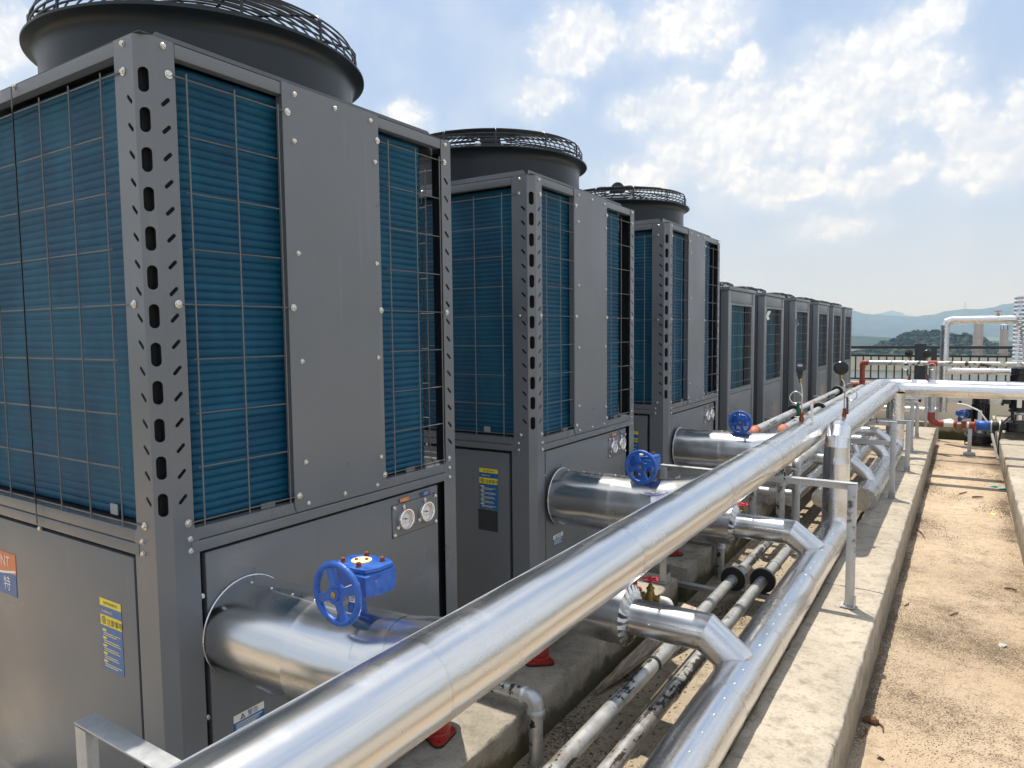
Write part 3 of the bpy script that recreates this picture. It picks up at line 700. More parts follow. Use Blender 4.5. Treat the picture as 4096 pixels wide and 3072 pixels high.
    for a, b in (((.78, 1.088), (1.028, 1.0895)), ((.78, 1.2065), (1.028, 1.208)), ((.78, 1.088), (.7815, 1.208)), ((1.0265, 1.088), (1.028, 1.208))): gp.box(X-.001, X+.0006, a[0], b[0], a[1], b[1])
    gp.build('joint_line', 'black', gplate, smooth=0)
    for y, z in ((.79, 1.198), (1.02, 1.198), (.79, 1.098), (1.02, 1.098)): bolt(small, (X+.002, y, z), (1, 0, 0))
    for gi, (y, z) in enumerate(((.845, 1.148), (.962, 1.15))):
        b = MB(); b.lathe([(.0395, 0), (.0395, .012), (.037, .0165), (.0335, .0165), (.031, .012), (.031, .004)], (X+.002, y, z), (1, 0, 0), 40, caps=False)
        ga = b.build('pressure_dial', 'chrome', root, smooth=40)
        b = MB(); b.lathe([(.0315, .004), (.0315, .0055), (.0001, .0055)], (X+.002, y, z), (1, 0, 0), 40); b.build('dial_face', 'dial_face', ga, smooth=20)
        fx = X+.002+.0058
        def arc(r0, r1, a0, a1, m, nm):
            b = MB(); k = 14; vs = []
            for i in range(k+1):
                a = R(a0+(a1-a0)*i/k)
                for r_ in (r0, r1): vs.append((fx, y+r_*math.cos(a), z+r_*math.sin(a)))
            b.add(vs, [(2*i, 2*i+1, 2*i+3, 2*i+2) for i in range(k)]); b.build(nm, m, ga, smooth=0, fixn=False)
        arc(.024, .0265, -50, 70, 'dial_red', 'dial_band'); arc(.024, .0265, 72, 95, 'dial_yellow', 'dial_band'); arc(.024, .0265, 195, 230, 'dial_green', 'dial_band')
        b = MB()
        for k in range(19):
            a = R(-45+270*k/18); c_, s_ = math.cos(a), math.sin(a)
            p0 = Vector((fx, y+.0225*c_, z+.0225*s_)); p1 = Vector((fx, y+(.0195 if k % 3 else .0175)*c_, z+(.0195 if k % 3 else .0175)*s_)); b.beam(p0, p1, .0006, .0004, up=(1, 0, 0))
        b.beam((fx+.002, y+.012, z-.003), (fx+.002, y-.021, z+.005), .0016, .0007, up=(1, 0, 0)); b.lathe([(.0028, 0), (.0028, .003)], (fx, y, z), (1, 0, 0), 10)
        b.build('needle', 'black', ga, smooth=0)
        text(ga, 'MPa', .006, (fx, y-.006, z-.016), (0, 1, 0), (0, 0, 1), 'print_dark')
        for a in (95, 215, 335): bolt(small, (X+.002, y+.046*math.cos(R(a)), z+.046*math.sin(R(a))), (1, 0, 0))
        lab = MB(); y0, z0 = (.818, 1.213) if gi == 0 else (.938, 1.213)
        lab.box(X+.0055, X+.0065, y0, y0+.05, z0, z0+.0135); lb = lab.build('sticker', 'label_orange' if gi == 0 else 'label_blue', root, smooth=0)
        text(lb, '高压' if gi == 0 else '低压', .0125, (X+.0066, y0+.025, z0+.002), (0, 1, 0), (0, 0, 1), 'print_yellow', align='CENTER')
    # warning sticker on the right door
    xs = XR-.0055
    s = MB(); s.box(xs, xs+.0007, .115, .217, .7245, .746); w = s.build('sticker', 'label_white', root, smooth=0)
    s = MB(); s.box(xs, xs+.0007, .115, .217, .692, .7245); w2 = s.build('sticker', 'label_blue', root, smooth=0)
    text(w, '警告', .0185, (xs+.0008, .160, .7285), (0, 1, 0), (0, 0, 1), 'label_blue')
    s = MB(); tr = [(.135, .728), (.153, .728), (.144, .7435)]; ti = [(.139, .7302), (.149, .7302), (.144, .7388)]
    s.plate(tr, [ti], lambda a, z: (xs+.0015, a, z), (1, 0, 0), .0004); s.box(xs+.0011, xs+.0015, .1434, .1446, .7315, .736); s.build('warning_triangle', 'print_dark', w, smooth=0)
    s = MB()
    for k in range(4): s.box(xs+.0009, xs+.0012, .122, .21-.02*((k*7) % 3)/2, .7165-.0066*k, .719-.0066*k)
    s.build('small_print', 'label_white', w2, smooth=0)
    # notice sticker and document pocket on the near door
    ys = YN+.0035; x0, x1 = -.337, -.226
    def rect(m, za, zb, xa=x0, xb=x1, d=.0007, nm='sticker', par=root):
        s = MB(); s.box(xa, xb, ys-d, ys, za, zb); return s.build(nm, m, par, smooth=0)
    nb = rect('label_blue', .885, 1.09); rect('yellow', 1.068, 1.0895, d=.0012, nm='title_band', par=nb); rect('yellow', 1.012, 1.042, d=.0012, nm='heading_band', par=nb)
    text(nb, '注意事项', .0205, (x0+.034, ys-.0013, 1.018), (1, 0, 0), (0, 0, 1), 'print_dark'); text(nb, '高效节能热泵机组', .009, (x0+.02, ys-.0013, 1.075), (1, 0, 0), (0, 0, 1), 'print_dark')
    text(nb, '全国服务热线', .009, (x0+.012, ys-.0013, 1.051), (1, 0, 0), (0, 0, 1), 'print_yellow')
    s = MB(); s.plate([(x0+.018+.0115*math.cos(t), 1.027+.0115*math.sin(t)) for t in [2*math.pi*k/20 for k in range(20)]], [[(x0+.018+.009*math.cos(t), 1.027+.009*math.sin(t)) for t in [2*math.pi*k/20 for k in range(20)]]], lambda a, z: (a, ys-.0016, z), (0, -1, 0), .0003)
    s.box(x0+.014, x0+.0165, ys-.0016, ys-.0013, 1.021, 1.033); s.box(x0+.0195, x0+.022, ys-.0016, ys-.0013, 1.021, 1.033); s.build('notice_mark', 'print_dark', nb, smooth=0)
    s = MB()
    for k in range(5): s.box(x0+.008, x0+.028, ys-.0012, ys-.0007, .995-.0225*k, 1.0015-.0225*k)
    s.build('heading_tag', 'yellow', nb, smooth=0)
    s = MB()
    for k in range(5):
        for q in range(2): s.box(x0+.012, x1-.01-.02*((k*5+q*3) % 4)/3, ys-.0012, ys-.0007, .9895-.0225*k-.006*q, .9915-.0225*k-.006*q)
    s.build('small_print', 'print_yellow', nb, smooth=0)
    return root
U = make_unit()
U['label'] = 'nearest and largest grey heat pump unit, cut by the left edge of the picture'
U['group'] = 'tall heat pump units in a row'
for (dx, dy, th, lab) in ((-.0191, 1.858, .0086, 'second tall grey heat pump unit, standing between the nearest and the third'),
                          (-.0186, 3.628, .0086, 'third tall grey heat pump unit, last before the row of shorter cabinets')):
    c = copy_tree(U); c['label'] = lab
    pk = MB(); dz = .058 if dy < 2 else .03; pk.box(-.339, -.222, YN+.002, YN+.0035, .772+dz, .878+dz); pk = pk.build('document_pocket', 'pocket', U, smooth=0); pk.parent = c
    for ch in c.children:      # stickers are never pasted at quite the same height
        if ch.name.startswith('sticker') and any(g.name.startswith('title_band') for g in ch.children): ch.location = (.004, 0, dz); ch.rotation_euler.y = .004
        elif ch.name.startswith('sticker') and any(g.name.startswith(('warning', 'small_print')) for g in ch.children): ch.location = (0, .006, .048 if dy < 2 else .03)
    v = Matrix.Rotation(th, 3, 'Z') @ Vector(U.location); c.location = v+Vector((dx, dy, 0)); c.rotation_euler.z = th
# maker's sticker on the near door of the first unit only
ys = YN+.0035
s = MB(); s.box(-1.1, -.857, ys-.0007, ys, 1.055, 1.121); lg = s.build('sticker', 'label_orange', U, smooth=0)
s = MB(); s.box(-1.1, -.86, ys-.0007, ys, .98, 1.055); lg2 = s.build('sticker', 'label_blue', U, smooth=0)
text(lg, 'NT', .05, (-.965, ys-.0009, 1.075), (1, 0, 0), (0, 0, 1), 'label_white'); text(lg2, '特', .052, (-.95, ys-.0009, 1.0), (1, 0, 0), (0, 0, 1), 'label_white')
s = MB(); pts = [(-1.1+.24*k/12, 1.058-.02*math.sin(math.pi*(.35+.65*k/12))+.012) for k in range(13)]
s.add([(x, ys-.0011, z) for x, z in pts]+[(x, ys-.0011, z-.008) for x, z in pts], [(k, k+1, 14+k, 13+k) for k in range(12)]); s.build('swoosh', 'label_white', lg, smooth=0, fixn=False)

# red spring mounts under the right-hand corners
def mount(x, y, z, label, turn=0.):
    root = empty('spring_mount', (x, y, z), label, 'vibration mount', 'red spring mounts under the units')
    def tri(sc, zz):
        out = []
        for k in range(3):
            a = turn+2*math.pi*k/3
            for q in range(-4, 5): out.append((x+sc*(.052*math.cos(a)+.026*math.cos(a+q*.25)), y+sc*(.052*math.sin(a)+.026*math.sin(a+q*.25))))
        return out
    m = MB(); m.plate(tri(1.0, 0), [], lambda a, b: (a, b, z+.007), (0, 0, 1), .0065); m.build('rubber_pad', 'rubber', root, smooth=20)
    m = MB(); m.plate(tri(.96, 0), [[(x+.058*math.cos(turn)+.006*math.cos(t), y+.058*math.sin(turn)+.006*math.sin(t)) for t in [2*math.pi*k/10 for k in range(10)]]], lambda a, b: (a, b, z+.015), (0, 0, 1), .008); m.build('foot_plate', 'red_paint', root, smooth=20)
    m = MB(); m.lathe([(.05, .015), (.049, .03), (.044, .034), (.044, .04), (.049, .044), (.047, .078), (.04, .082), (.02, .083), (.012, .1)], (x, y, z), n=24); m.build('spring_housing', 'red_paint', root, smooth=40)
mount(-.03, 1.04, .212, 'red spring mount under the far end of the nearest unit', -.9)
mount(-.02, 1.81, .212, 'red spring mount under the near end of the second unit', .15)
mount(-.03, 2.93, .212, 'red spring mount under the far end of the second unit, behind a red wheel', .5)
mount(-.02, 3.66, .242, 'red spring mount under the near end of the third unit', .15)
mount(-.03, 4.78, .242, 'red spring mount under the far end of the third unit', .4)

# ------------------------------------------------------------------ the six shorter cabinets behind
def make_cabinet(w=.92):
    root = empty('outdoor_unit', (-.6, 0, .33), 'x', 'outdoor unit')
    X0, X1 = -1.1, -.1
    for y0 in (.03, .82): MB().box(X0+.05, X1, y0, y0+.07, .236, .329).build('base_rail', 'galvanised', root, bev=.003)
    MB().box(X0+.01, X1-.09, .022, w-.022, .335, 2.186).build('casing', 'black', root, smooth=0)
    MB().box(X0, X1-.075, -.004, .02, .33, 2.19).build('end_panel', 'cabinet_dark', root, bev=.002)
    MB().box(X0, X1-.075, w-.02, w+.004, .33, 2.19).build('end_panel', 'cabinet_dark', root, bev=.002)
    for y0, y1 in ((0, .07), (w-.07, w)): MB().box(X1-.07, X1, y0, y1, .33, 2.185).build('corner_post', 'cabinet', root, bev=.003)
    MB().box(X0-.01, X1+.012, -.012, w+.012, 2.187, 2.217).build('top_cover', 'cabinet', root, bev=.003)
    MB().box(X1-.02, X1-.004, .072, w-.072, 2.078, 2.185).build('upper_panel', 'cabinet', root, bev=.002)
    f = MB(); f.plate([(.072, 1.248), (w-.072, 1.248), (w-.072, 2.075), (.072, 2.075)], [[(.11, 1.29), (w-.11, 1.29), (w-.11, 2.055), (.11, 2.055)]], lambda y, z: (X1-.002, y, z), (1, 0, 0), .03); f.build('window_frame', 'cabinet', root, smooth=10)
    MB().box(X1-.02, X1-.004, .072, w-.072, .4, 1.243).build('lower_panel', 'cabinet', root, bev=.002)
    MB().box(X1-.028, X1-.002, .072, w-.072, .33, .397).build('bottom_rail', 'cabinet', root, bev=.002)
    c = MB()
    k = 26
    for i in range(k):
        y = .115+.5*i/k; c.box(X1-.07, X1-.0335+.003*(i % 2), y, y+.5/k, 1.292, 2.053)
    c.build('coil', 'coil_teal', root, smooth=0)
    g = MB()
    for i in range(11): g.tube([(X1-.006, .13+.066*i, 1.292), (X1-.006, .13+.066*i, 2.053)], .0022, 5)
    for i in range(7): g.tube([(X1-.002, .113, 1.345+.1085*i), (X1-.002, w-.113, 1.345+.1085*i)], .0024, 5)
    g.build('wire_guard', 'wire', root, smooth=60)
    for yy in (.25, .67):
        d = MB(); d.lathe([(.19, 2.217), (.19, 2.235), (.205, 2.245), (.205, 2.25)], (-.45, yy, 0), n=32, caps=False); fr = d.build('fan_ring', 'black', root)
        g = MB()
        for r, z in ((.2, 2.262), (.175, 2.278), (.15, 2.288), (.125, 2.294), (.1, 2.298), (.07, 2.3)):
            g.tube([(-.45+r*math.cos(t), yy+r*math.sin(t), z) for t in [2*math.pi*q/28 for q in range(28)]], .0035, 5, True)
        for q in range(8):
            a = 2*math.pi*q/8; u = Vector((math.cos(a), math.sin(a), 0)); o = Vector((-.45, yy, 0))
            g.tube([o+u*.203+Vector((0, 0, 2.245)), o+u*.2+Vector((0, 0, 2.268)), o+u*.15+Vector((0, 0, 2.292)), o+u*.05+Vector((0, 0, 2.303))], .007, 5)
        g.lathe([(.055, 2.296), (.055, 2.305), (.03, 2.308)], (-.45, yy, 0), n=14); g.build('fan_guard', 'guard_black', root, smooth=50)
    b = MB(); b.lathe([(.009, 0), (.009, .003), (.006, .003), (.006, .008)], (0, 0, 0), (0, 0, 1), 8); bo = b.build('p', 'zinc', None); bm_ = bo.data; bpy.data.objects.remove(bo)
    for p, n_ in (((X1, .035, 1.26), (1, 0, 0)), ((X1, w-.035, 1.27), (1, 0, 0)), ((X1-.11, -.004, 1.262), (0, -1, 0)), ((X1-.14, -.004, 1.262), (0, -1, 0))):
        o = bpy.data.objects.new('bolt', bm_); col.objects.link(o); o.parent = root; o.matrix_local = Matrix.Translation(Vector(p)-root.location) @ Vector(n_).to_track_quat('Z', 'Y').to_matrix().to_4x4()
    return root
S = make_cabinet(); S['group'] = 'shorter outdoor units in a row'
labs = ['first of the shorter grey cabinets, right behind the third tall unit', 'second of the shorter grey cabinets, with a white scrap at its wire guard', 'third of the shorter grey cabinets, behind the nearer pressure gauge',
        'fourth of the shorter grey cabinets, between the two pressure gauges', 'fifth of the shorter grey cabinets, behind the round black gauge', 'sixth and last of the shorter grey cabinets, next to the railing']
for i, (y, l) in enumerate(zip((5.265, 6.59, 8.15, 9.72, 11.05, 12.3), labs)):
    o = S if i == 0 else copy_tree(S); o.location = (-.6, y, .33); o['label'] = l
for y, z, l in ((6.69, 1.93, 'crumpled white scrap caught on the wire guard of the second shorter cabinet'), (8.2, 1.86, 'small white scrap hanging on the wire guard of the third shorter cabinet')):
    b = MB(); pts = [(0, 0), (.03, .012), (.045, .04), (.02, .075), (.03, .1), (-.01, .095), (-.012, .04)]
    b.plate([(y+p, z+q) for p, q in pts], [], lambda a, q: (-.085+.012*math.sin(a*90)+.01*math.sin(q*60), a, q), (1, 0, 0), .003); b.build('paper_scrap', 'label_white', None, smooth=20, label=l, cat='scrap')
#@@PIPES
# ------------------------------------------------------------------ insulated pipes
P1X, P1Z, P1R = .754, 1.088, .0955
P2X, P2Z, P2R = .94, 1.092, .082
H1Z, H1R = .377, .0965
main = empty('supply_pipe', (P1X, 4, .99), 'large shiny insulated pipe running from the bottom left corner to the far crossing', 'pipe')
ys_ = [-2.6, -1.2, .02, 1.02, 2.04, 3.02, 4.02, 5.05, 6.05, 7.05, 8.05]
clad(main, gores([(P1X, y, P1Z) for y in ys_]+[(P1X, 9.22, P1Z), (2.1, 9.22, P1Z), (3.2, 9.22, P1Z), (4.4, 9.22, P1Z), (6, 9.22, P1Z)], .17, 3), P1R, seed=1.3)
seam(main, (P1X, -2.5, P1Z), (P1X, 8.9, P1Z), P1R-.0006, R(118), rivets=0, w=.005, th=.002)
ret = empty('return_pipe', (P2X, 2, .28), 'shiny insulated pipe along the kerb that rises in a bend beside the large pipe', 'pipe')
pts = [(P2X, y, H1Z) for y in (-2.6, -1.4, -.4, .62, 1.56, 2.2, 3.05, 3.75)]+[(P2X, 4.34, H1Z), (P2X, 4.34, .62), (P2X, 4.34, .88), (P2X, 4.34, P2Z), (P2X, 5.4, P2Z), (P2X, 6.4, P2Z), (P2X, 7.4, P2Z), (P2X, 8.68, P2Z), (1.75, 8.68, P2Z), (2.75, 8.68, P2Z), (3.8, 8.68, P2Z), (6, 8.68, P2Z)]
gp = gores(pts, .13, 3)
rr = [H1R if p.z < .5 and p.y < 4.3 else (.0905 if p.z < .95 else P2R) for p in gp]
clad(ret, gp, rr, seed=4.1)
seam(ret, (P2X, -2.5, H1Z), (P2X, 4.1, H1Z), H1R, R(64), rivets=.13)
seam(ret, (P2X, 4.6, P2Z), (P2X, 8.4, P2Z), P2R, R(112), rivets=0, w=.005, th=.002)
# header that starts with a flat cap behind the riser, and the one left of it
h2 = empty('header_pipe', (.985, 7.2, .25), 'short insulated header with a flat round end cap lying right of the riser', 'pipe')
pts = gores([(.985, 5.6, .352), (.985, 6.75, .352), (.985, 7.8, .352), (.985, 8.62, .352), (.985, 8.62, .62), (.985, 8.62, 1.05)], .12, 3)
clad(h2, pts, .1, 'cladding_old', seed=6., cap0=True); seam(h2, (.985, 5.65, .352), (.985, 8.3, .352), .1, R(75), 'cladding_old', .1)
h3 = empty('header_pipe', (.63, 7.2, .2), 'insulated header with a round end cap half hidden left of the riser', 'pipe')
pts = gores([(.63, 5.72, .3), (.63, 7.0, .3), (.63, 8.2, .3), (.63, 9.1, .3), (.63, 9.1, .7), (.63, 9.1, 1.04)], .12, 3)
clad(h3, pts, .085, 'cladding_old', seed=7., cap0=True)
for x, y, lab in ((.225, 5.49, 'narrow insulated header ending under the plinth edge, left of two'), (.4, 5.52, 'narrow insulated header ending behind the thin riser pipes, right of two')):
    h = empty('header_pipe', (x, 9, .24), lab, 'pipe'); clad(h, [(x, y, .3), (x, 7.4, .3), (x, 9.4, .3), (x, 12, .3)], .06, 'cladding_old', n=28, seed=x*9, cap0=True, cap1=True)

# supply stubs out of the tall units, with their valves
def stub(y, x1, label, seed):
    root = empty('insulated_stub', (.3, y, .86), label, 'pipe', 'thick insulated stubs out of the tall units')
    z = .995; r = .14
    clad(root, [(-.012, y, z), (.30, y, z), (.53, y, z+.008), (.62, y, z+.05), (P1X-.01, y, P1Z)], [r, r*.99, r*.95, r*.76, r*.6], 'cladding_x', n=56, dent=.003, seed=seed, step=.03)
    m = MB(); m.lathe([(r+.002, 0), (r+.0035, .001), (r+.0035, .005), (r+.001, .007)], (-.012, y, z), (1, 0, 0), 56, caps=False); m.build('end_ring', 'cladding_old', root)
    seam(root, (.0, y, z), (.5, y, z), r-.002, R(82), 'cladding_old', .085, .014)
    return root
stub(.17, 0, 'thick insulated stub out of the nearest unit, under the nearest blue valve', 2.2)
stub(1.858+.165, 0, 'thick insulated stub out of the second unit, under the middle blue valve', 5.2)
stub(3.628+.135, 0, 'thick insulated stub out of the third unit, under the farthest of the three stub valves', 8.7)

def gear_valve(x, y, z, label, s=1., rot=0., group='blue gear valves on the stubs', zt=None):
    """butterfly valve gearbox with handwheel; z is the foot of its neck"""
    root = empty('gear_valve', (x, y, z), label, 'valve', group)
    def T(p): return (x+s*p[0], y+s*p[1], z+s*p[2])
    def mk(): return MB()
    def fin(mb, name, m, bev=0, smooth=38, par=None):
        mb.v = [Vector(T(p)) for p in mb.v]; return mb.build(name, m, par or root, smooth, bev)
    m = mk(); m.lathe([(.024, -.03), (.024, .03), (.02, .034), (.02, .07), (.03, .078), (.03, .09)], n=20); m.box(-.03, .03, -.03, .03, .078, .088); fin(m, 'neck', 'blue_paint', .002)
    poly = [(-.055, -.008), (-.036, -.034), (.034, -.04), (.066, -.034), (.08, -.002), (.08, .052), (.05, .068), (-.02, .064), (-.055, .04)]
    m = mk(); m.plate(poly, [], lambda a, b: (a, b, .124), (0, 0, 1), .058); gb = fin(m, 'gearbox', 'blue_paint', .003)
    m = mk(); m.plate([(a*.97+.0, b*.97) for a, b in poly], [], lambda a, b: (a, b, .1345), (0, 0, 1), .0095); fin(m, 'cover', 'blue_paint', .0015, par=gb)
    m = mk(); m.beam((.052, -.044, .096), (.052, .064, .096), .046, .05); fin(m, 'worm_housing', 'blue_paint', .006, par=gb)
    for a, b in ((-.03, -.016), (.03, -.022), (-.012, .048), (.05, .04)):
        m = mk(); m.lathe([(.0085, .134), (.0085, .1365), (.006, .137), (.006, .1445), (.0045, .146)], (a, b, 0), n=6); fin(m, 'bolt', 'rust', par=gb, smooth=20)
    m = mk(); m.lathe([(.026, .1345), (.026, .1385), (.0001, .1386)], (.006, .012, 0), n=26); ds = fin(m, 'indicator_disc', 'cream', par=gb)
    for a, b in ((-.006, .006), (.016, .02)):
        m = mk(); m.lathe([(.0045, .1385), (.0045, .141), (.003, .1425)], (a, b, 0), n=8); fin(m, 'screw', 'rust', par=ds)
    m = mk(); m.tube([(.05, -.04, .1), (.05, -.118, .1)], .0072, 12); fin(m, 'shaft', 'rust_shaft')
    # handwheel: a cast disc with four openings
    cy = -.112; m = mk(); holes = []; R0 = .078
    for k in range(4):
        a0 = math.pi/2*k+.35+.19; a1 = a0+math.pi/2-.38; h = []
        for q in range(7): t = a0+(a1-a0)*q/6; h.append((.05+.062*math.cos(t), .1+.062*math.sin(t)))
        for q in range(5): t = a1-.16-(a1-a0-.32)*q/4; h.append((.05+.026*math.cos(t), .1+.026*math.sin(t)))
        holes.append(h)
    out = [(.05+.07*math.cos(t), .1+.07*math.sin(t)) for t in [2*math.pi*k/40 for k in range(40)]]
    m.plate(out, holes, lambda a, b: (a, cy-.004-.006*(1-min(1, math.hypot(a-.05, b-.1)/.06)), b), (0, -1, 0), .008); wh = fin(m, 'handwheel', 'blue_paint', .0016, 30)
    m = mk(); n = 48; ring = []
    m.tube([(.05+.0695*math.cos(2*math.pi*k/n), cy, .1+.0695*math.sin(2*math.pi*k/n)) for k in range(n)], .0084, 12, True); fin(m, 'rim', 'blue_paint', par=wh, smooth=70)
    m = mk(); m.lathe([(.017, -.014), (.017, .006), (.014, .011), (.009, .011)], (.05, cy, .1), (0, -1, 0), 20); fin(m, 'hub', 'blue_paint', par=wh)
    m = mk(); m.lathe([(.0075, .011), (.0075, .0125), (.004, .0135)], (.05, cy, .1), (0, -1, 0), 14); fin(m, 'shaft_end', 'brass', par=wh)
    m = mk(); m.box(.005, .028, -.031, -.0295, .045, .066); tg = fin(m, 'tag', 'tag_white')
    m = mk()
    for q in range(3): m.box(.008, .024-.003*q, -.0318, -.0312, .059-.005*q, .061-.005*q)
    fin(m, 'print', 'print_dark', par=tg)
    return root
gear_valve(.43, .172, 1.118, 'nearest blue gear valve with a handwheel and rusty cover bolts')
gear_valve(.432, 1.858+.125, 1.115, 'middle blue gear valve of the three, on the stub of the second unit')
gear_valve(.40, 3.628+.115, 1.117, 'farthest of the three blue gear valves on the stubs, behind the large pipe', rot=0)

# return branches: thick lagged piece, crimped ring, thinner piece, two 45 degree elbows into the header
def branch(y, z, xr, label, seed, r1=.136, r2=.081, x0=-.02):
    root = empty('return_branch', (.4, y, .4), label, 'pipe', 'return branches of the tall units')
    clad(root, [(x0, y, z), (xr-.02, y, z)], r1, 'cladding_x', n=48, seed=seed)
    # crimped end: pleats folded in towards the thin pipe
    m = MB(); n = 44; vs = []; rm = (r1+r2)/2
    for k in range(n):
        t = 2*math.pi*k/n; q = .009 if k % 2 else -.007; c_, s_ = math.cos(t), math.sin(t); c2, s2 = math.cos(t+.09), math.sin(t+.09)
        vs += [(xr-.022, y+(r1+.001)*c_, z+(r1+.001)*s_), (xr+.004, y+(r1+.001)*c_, z+(r1+.001)*s_), (xr+.016+q, y+rm*c2, z+rm*s2), (xr+.028-q*.5, y+(r2-.003)*c2, z+(r2-.003)*s2)]
    m.add(vs, [(4*k+j, 4*((k+1) % n)+j, 4*((k+1) % n)+j+1, 4*k+j+1) for k in range(n) for j in (0, 1, 2)]); m.build('crimped_end', 'cladding', root, smooth=10, fixn=False)
    p = [(xr+.02, y, z), (xr+.2, y, z), (.755, y, z), (.79, y, z), (.905, y, z-.088), (.905, y, H1Z)]
    clad(root, [q for i, q in enumerate(p) if i in (0, 2, 3, 4, 5)], r2, 'cladding_x', n=40, seed=seed+3)
    seam(root, (xr+.06, y, z), (.76, y, z), r2, R(8), 'cladding', .14, .008)
branch(1.85, .53, .435, 'insulated branch with a crimped ring joining the kerbside pipe in front of the wooden plank', 3.3)
branch(3.60, .535, .425, 'insulated branch with a crimped ring joining the kerbside pipe just before the riser', 6.6)
def small_branch(y, xe, ze, re, label, seed):
    root = empty('cabinet_branch', (.3, y, .5), label, 'pipe', 'thin branches of the shorter cabinets')
    z = .60; clad(root, [(-.12, y, z), (xe-.33, y, z), (xe-.17, y, z), (xe-.05, y, z-.1), (xe, y, ze+re*.6)], .058, 'cladding_old', n=28, seed=seed)
small_branch(6.1, .985, .352, .1, 'thin insulated branch dropping into the capped header, nearest the riser', 1.)
small_branch(7.52, .985, .352, .1, 'second thin insulated branch dropping into the capped header', 2.)
small_branch(8.3, .985, .352, .1, 'last thin insulated branch dropping into the capped header, next to its bend', 3.)
small_branch(6.62, .63, .3, .085, 'thin insulated branch dropping into the half hidden header, nearer one', 4.)
small_branch(8.05, .63, .3, .085, 'thin insulated branch dropping into the half hidden header, farther one', 5.)

# ------------------------------------------------------------------ thin water pipes
def thin(name, label, pts, r, mt='peeled_pipe', rad=.06, fit='galvanised', colours=None, collars=(), group=None):
    pts = [Vector(p) for p in pts]; root = empty(name, (pts[0]+pts[-1])/2 if len(pts) > 2 else pts[0], label, 'pipe', group)
    f = rad; colours = colours or {}
    for i in range(len(pts)-1):
        a, b = pts[i], pts[i+1]; d = (b-a).normalized()
        a2 = a+d*(f if i else 0); b2 = b-d*(f if i < len(pts)-2 else 0); m = MB()
        k = max(1, int((b2-a2).length/.4)); m.tube([a2.lerp(b2, q/k) for q in range(k+1)], r, 20); m.build('pipe', colours.get(('p', i), mt), root, smooth=60)
    for i in range(1, len(pts)-1):
        d1 = (pts[i]-pts[i-1]).normalized(); d2 = (pts[i+1]-pts[i]).normalized()
        path = fillet([pts[i]-d1*(f+.012), pts[i], pts[i]+d2*(f+.012)], f*.95, 8); m = MB(); m.tube(path, r*1.13, 20)
        for p, d in ((pts[i]-d1*(f+.012), d1), (pts[i]+d2*(f+.012), -d2)): m.lathe([(r*1.13, -.002), (r*1.27, 0), (r*1.27, .014), (r*1.13, .018)], p, d, 20)
        m.build('elbow', colours.get(('e', i), fit), root, smooth=50)
    for (p, d, ln, cr, mt2) in collars:
        m = MB(); m.lathe([(r*1.01, -.003), (r*cr, 0), (r*cr, ln), (r*1.01, ln+.003)], p, d, 20); m.build('collar', mt2, root, smooth=40)
    return root
AX, BX, TZ = .44, .612, .18
thin('water_pipe', 'left of the two thin floor pipes with flaking black coating, rising to the orange elbow', [(AX, -2.6, TZ), (AX, 4.78, TZ), (.25, 4.78, TZ), (.25, 4.78, 1.0), (.25, 10.5, 1.0), (.40, 10.5, 1.0), (.40, 10.5, 1.335), (3.6, 10.5, 1.335)], .035,
     colours={('e', 3): 'orange_primer', ('e', 4): 'red_oxide', ('e', 5): 'red_oxide', ('p', 5): 'red_oxide', ('p', 4): 'red_oxide', ('e', 6): 'red_oxide'},
     collars=[((AX, 2.13, TZ), (0, 1, 0), .02, 1.12, 'rubber'), ((AX, 2.4, TZ), (0, 1, 0), .05, 1.18, 'galvanised'), ((AX, .55, TZ), (0, 1, 0), .05, 1.16, 'peeled_pipe'), ((.25, 7.35, 1.0), (0, 1, 0), .05, 1.03, 'orange_primer'), ((1.24, 10.5, 1.335), (1, 0, 0), .11, 1.2, 'red_oxide')])
thin('water_pipe', 'right of the two thin floor pipes with flaking black coating', [(BX, -2.6, TZ), (BX, 4.98, TZ), (.43, 4.98, TZ), (.43, 4.98, 1.0), (.43, 10.2, 1.0)], .035,
     colours={('e', 3): 'orange_primer'}, collars=[((BX, 1.9, TZ), (0, 1, 0), .05, 1.1, 'peeled_pipe'), ((BX, 3.95, TZ), (0, 1, 0), .05, 1.14, 'peeled_pipe')])
thin('riser_pipe', 'thin grey pipe rising beside the bend and turning under the large pipe', [(.612, 4.66, .21), (.612, 4.66, .80), (.612, 6.6, .80)], .03, 'galvanised', .05)
thin('drain_pipe', 'thin grey drain elbow over the plinth edge below the nearest stub', [(-.1, 1.385, .285), (.215, 1.385, .285), (.215, 1.385, .005)], .03, 'peeled_pipe', .05, group='drain elbows over the plinth')
thin('drain_pipe', 'thin grey drain elbow over the plinth edge in front of the second branch ring', [(-.1, 4.02, .29), (.215, 4.02, .29), (.215, 4.02, .005)], .03, 'peeled_pipe', .05, group='drain elbows over the plinth')
thin('cross_pipe', 'thin grey pipe lying across between the headers behind the riser pipes', [(.0, 5.1, .45), (.52, 5.1, .45)], .034, 'galvanised')

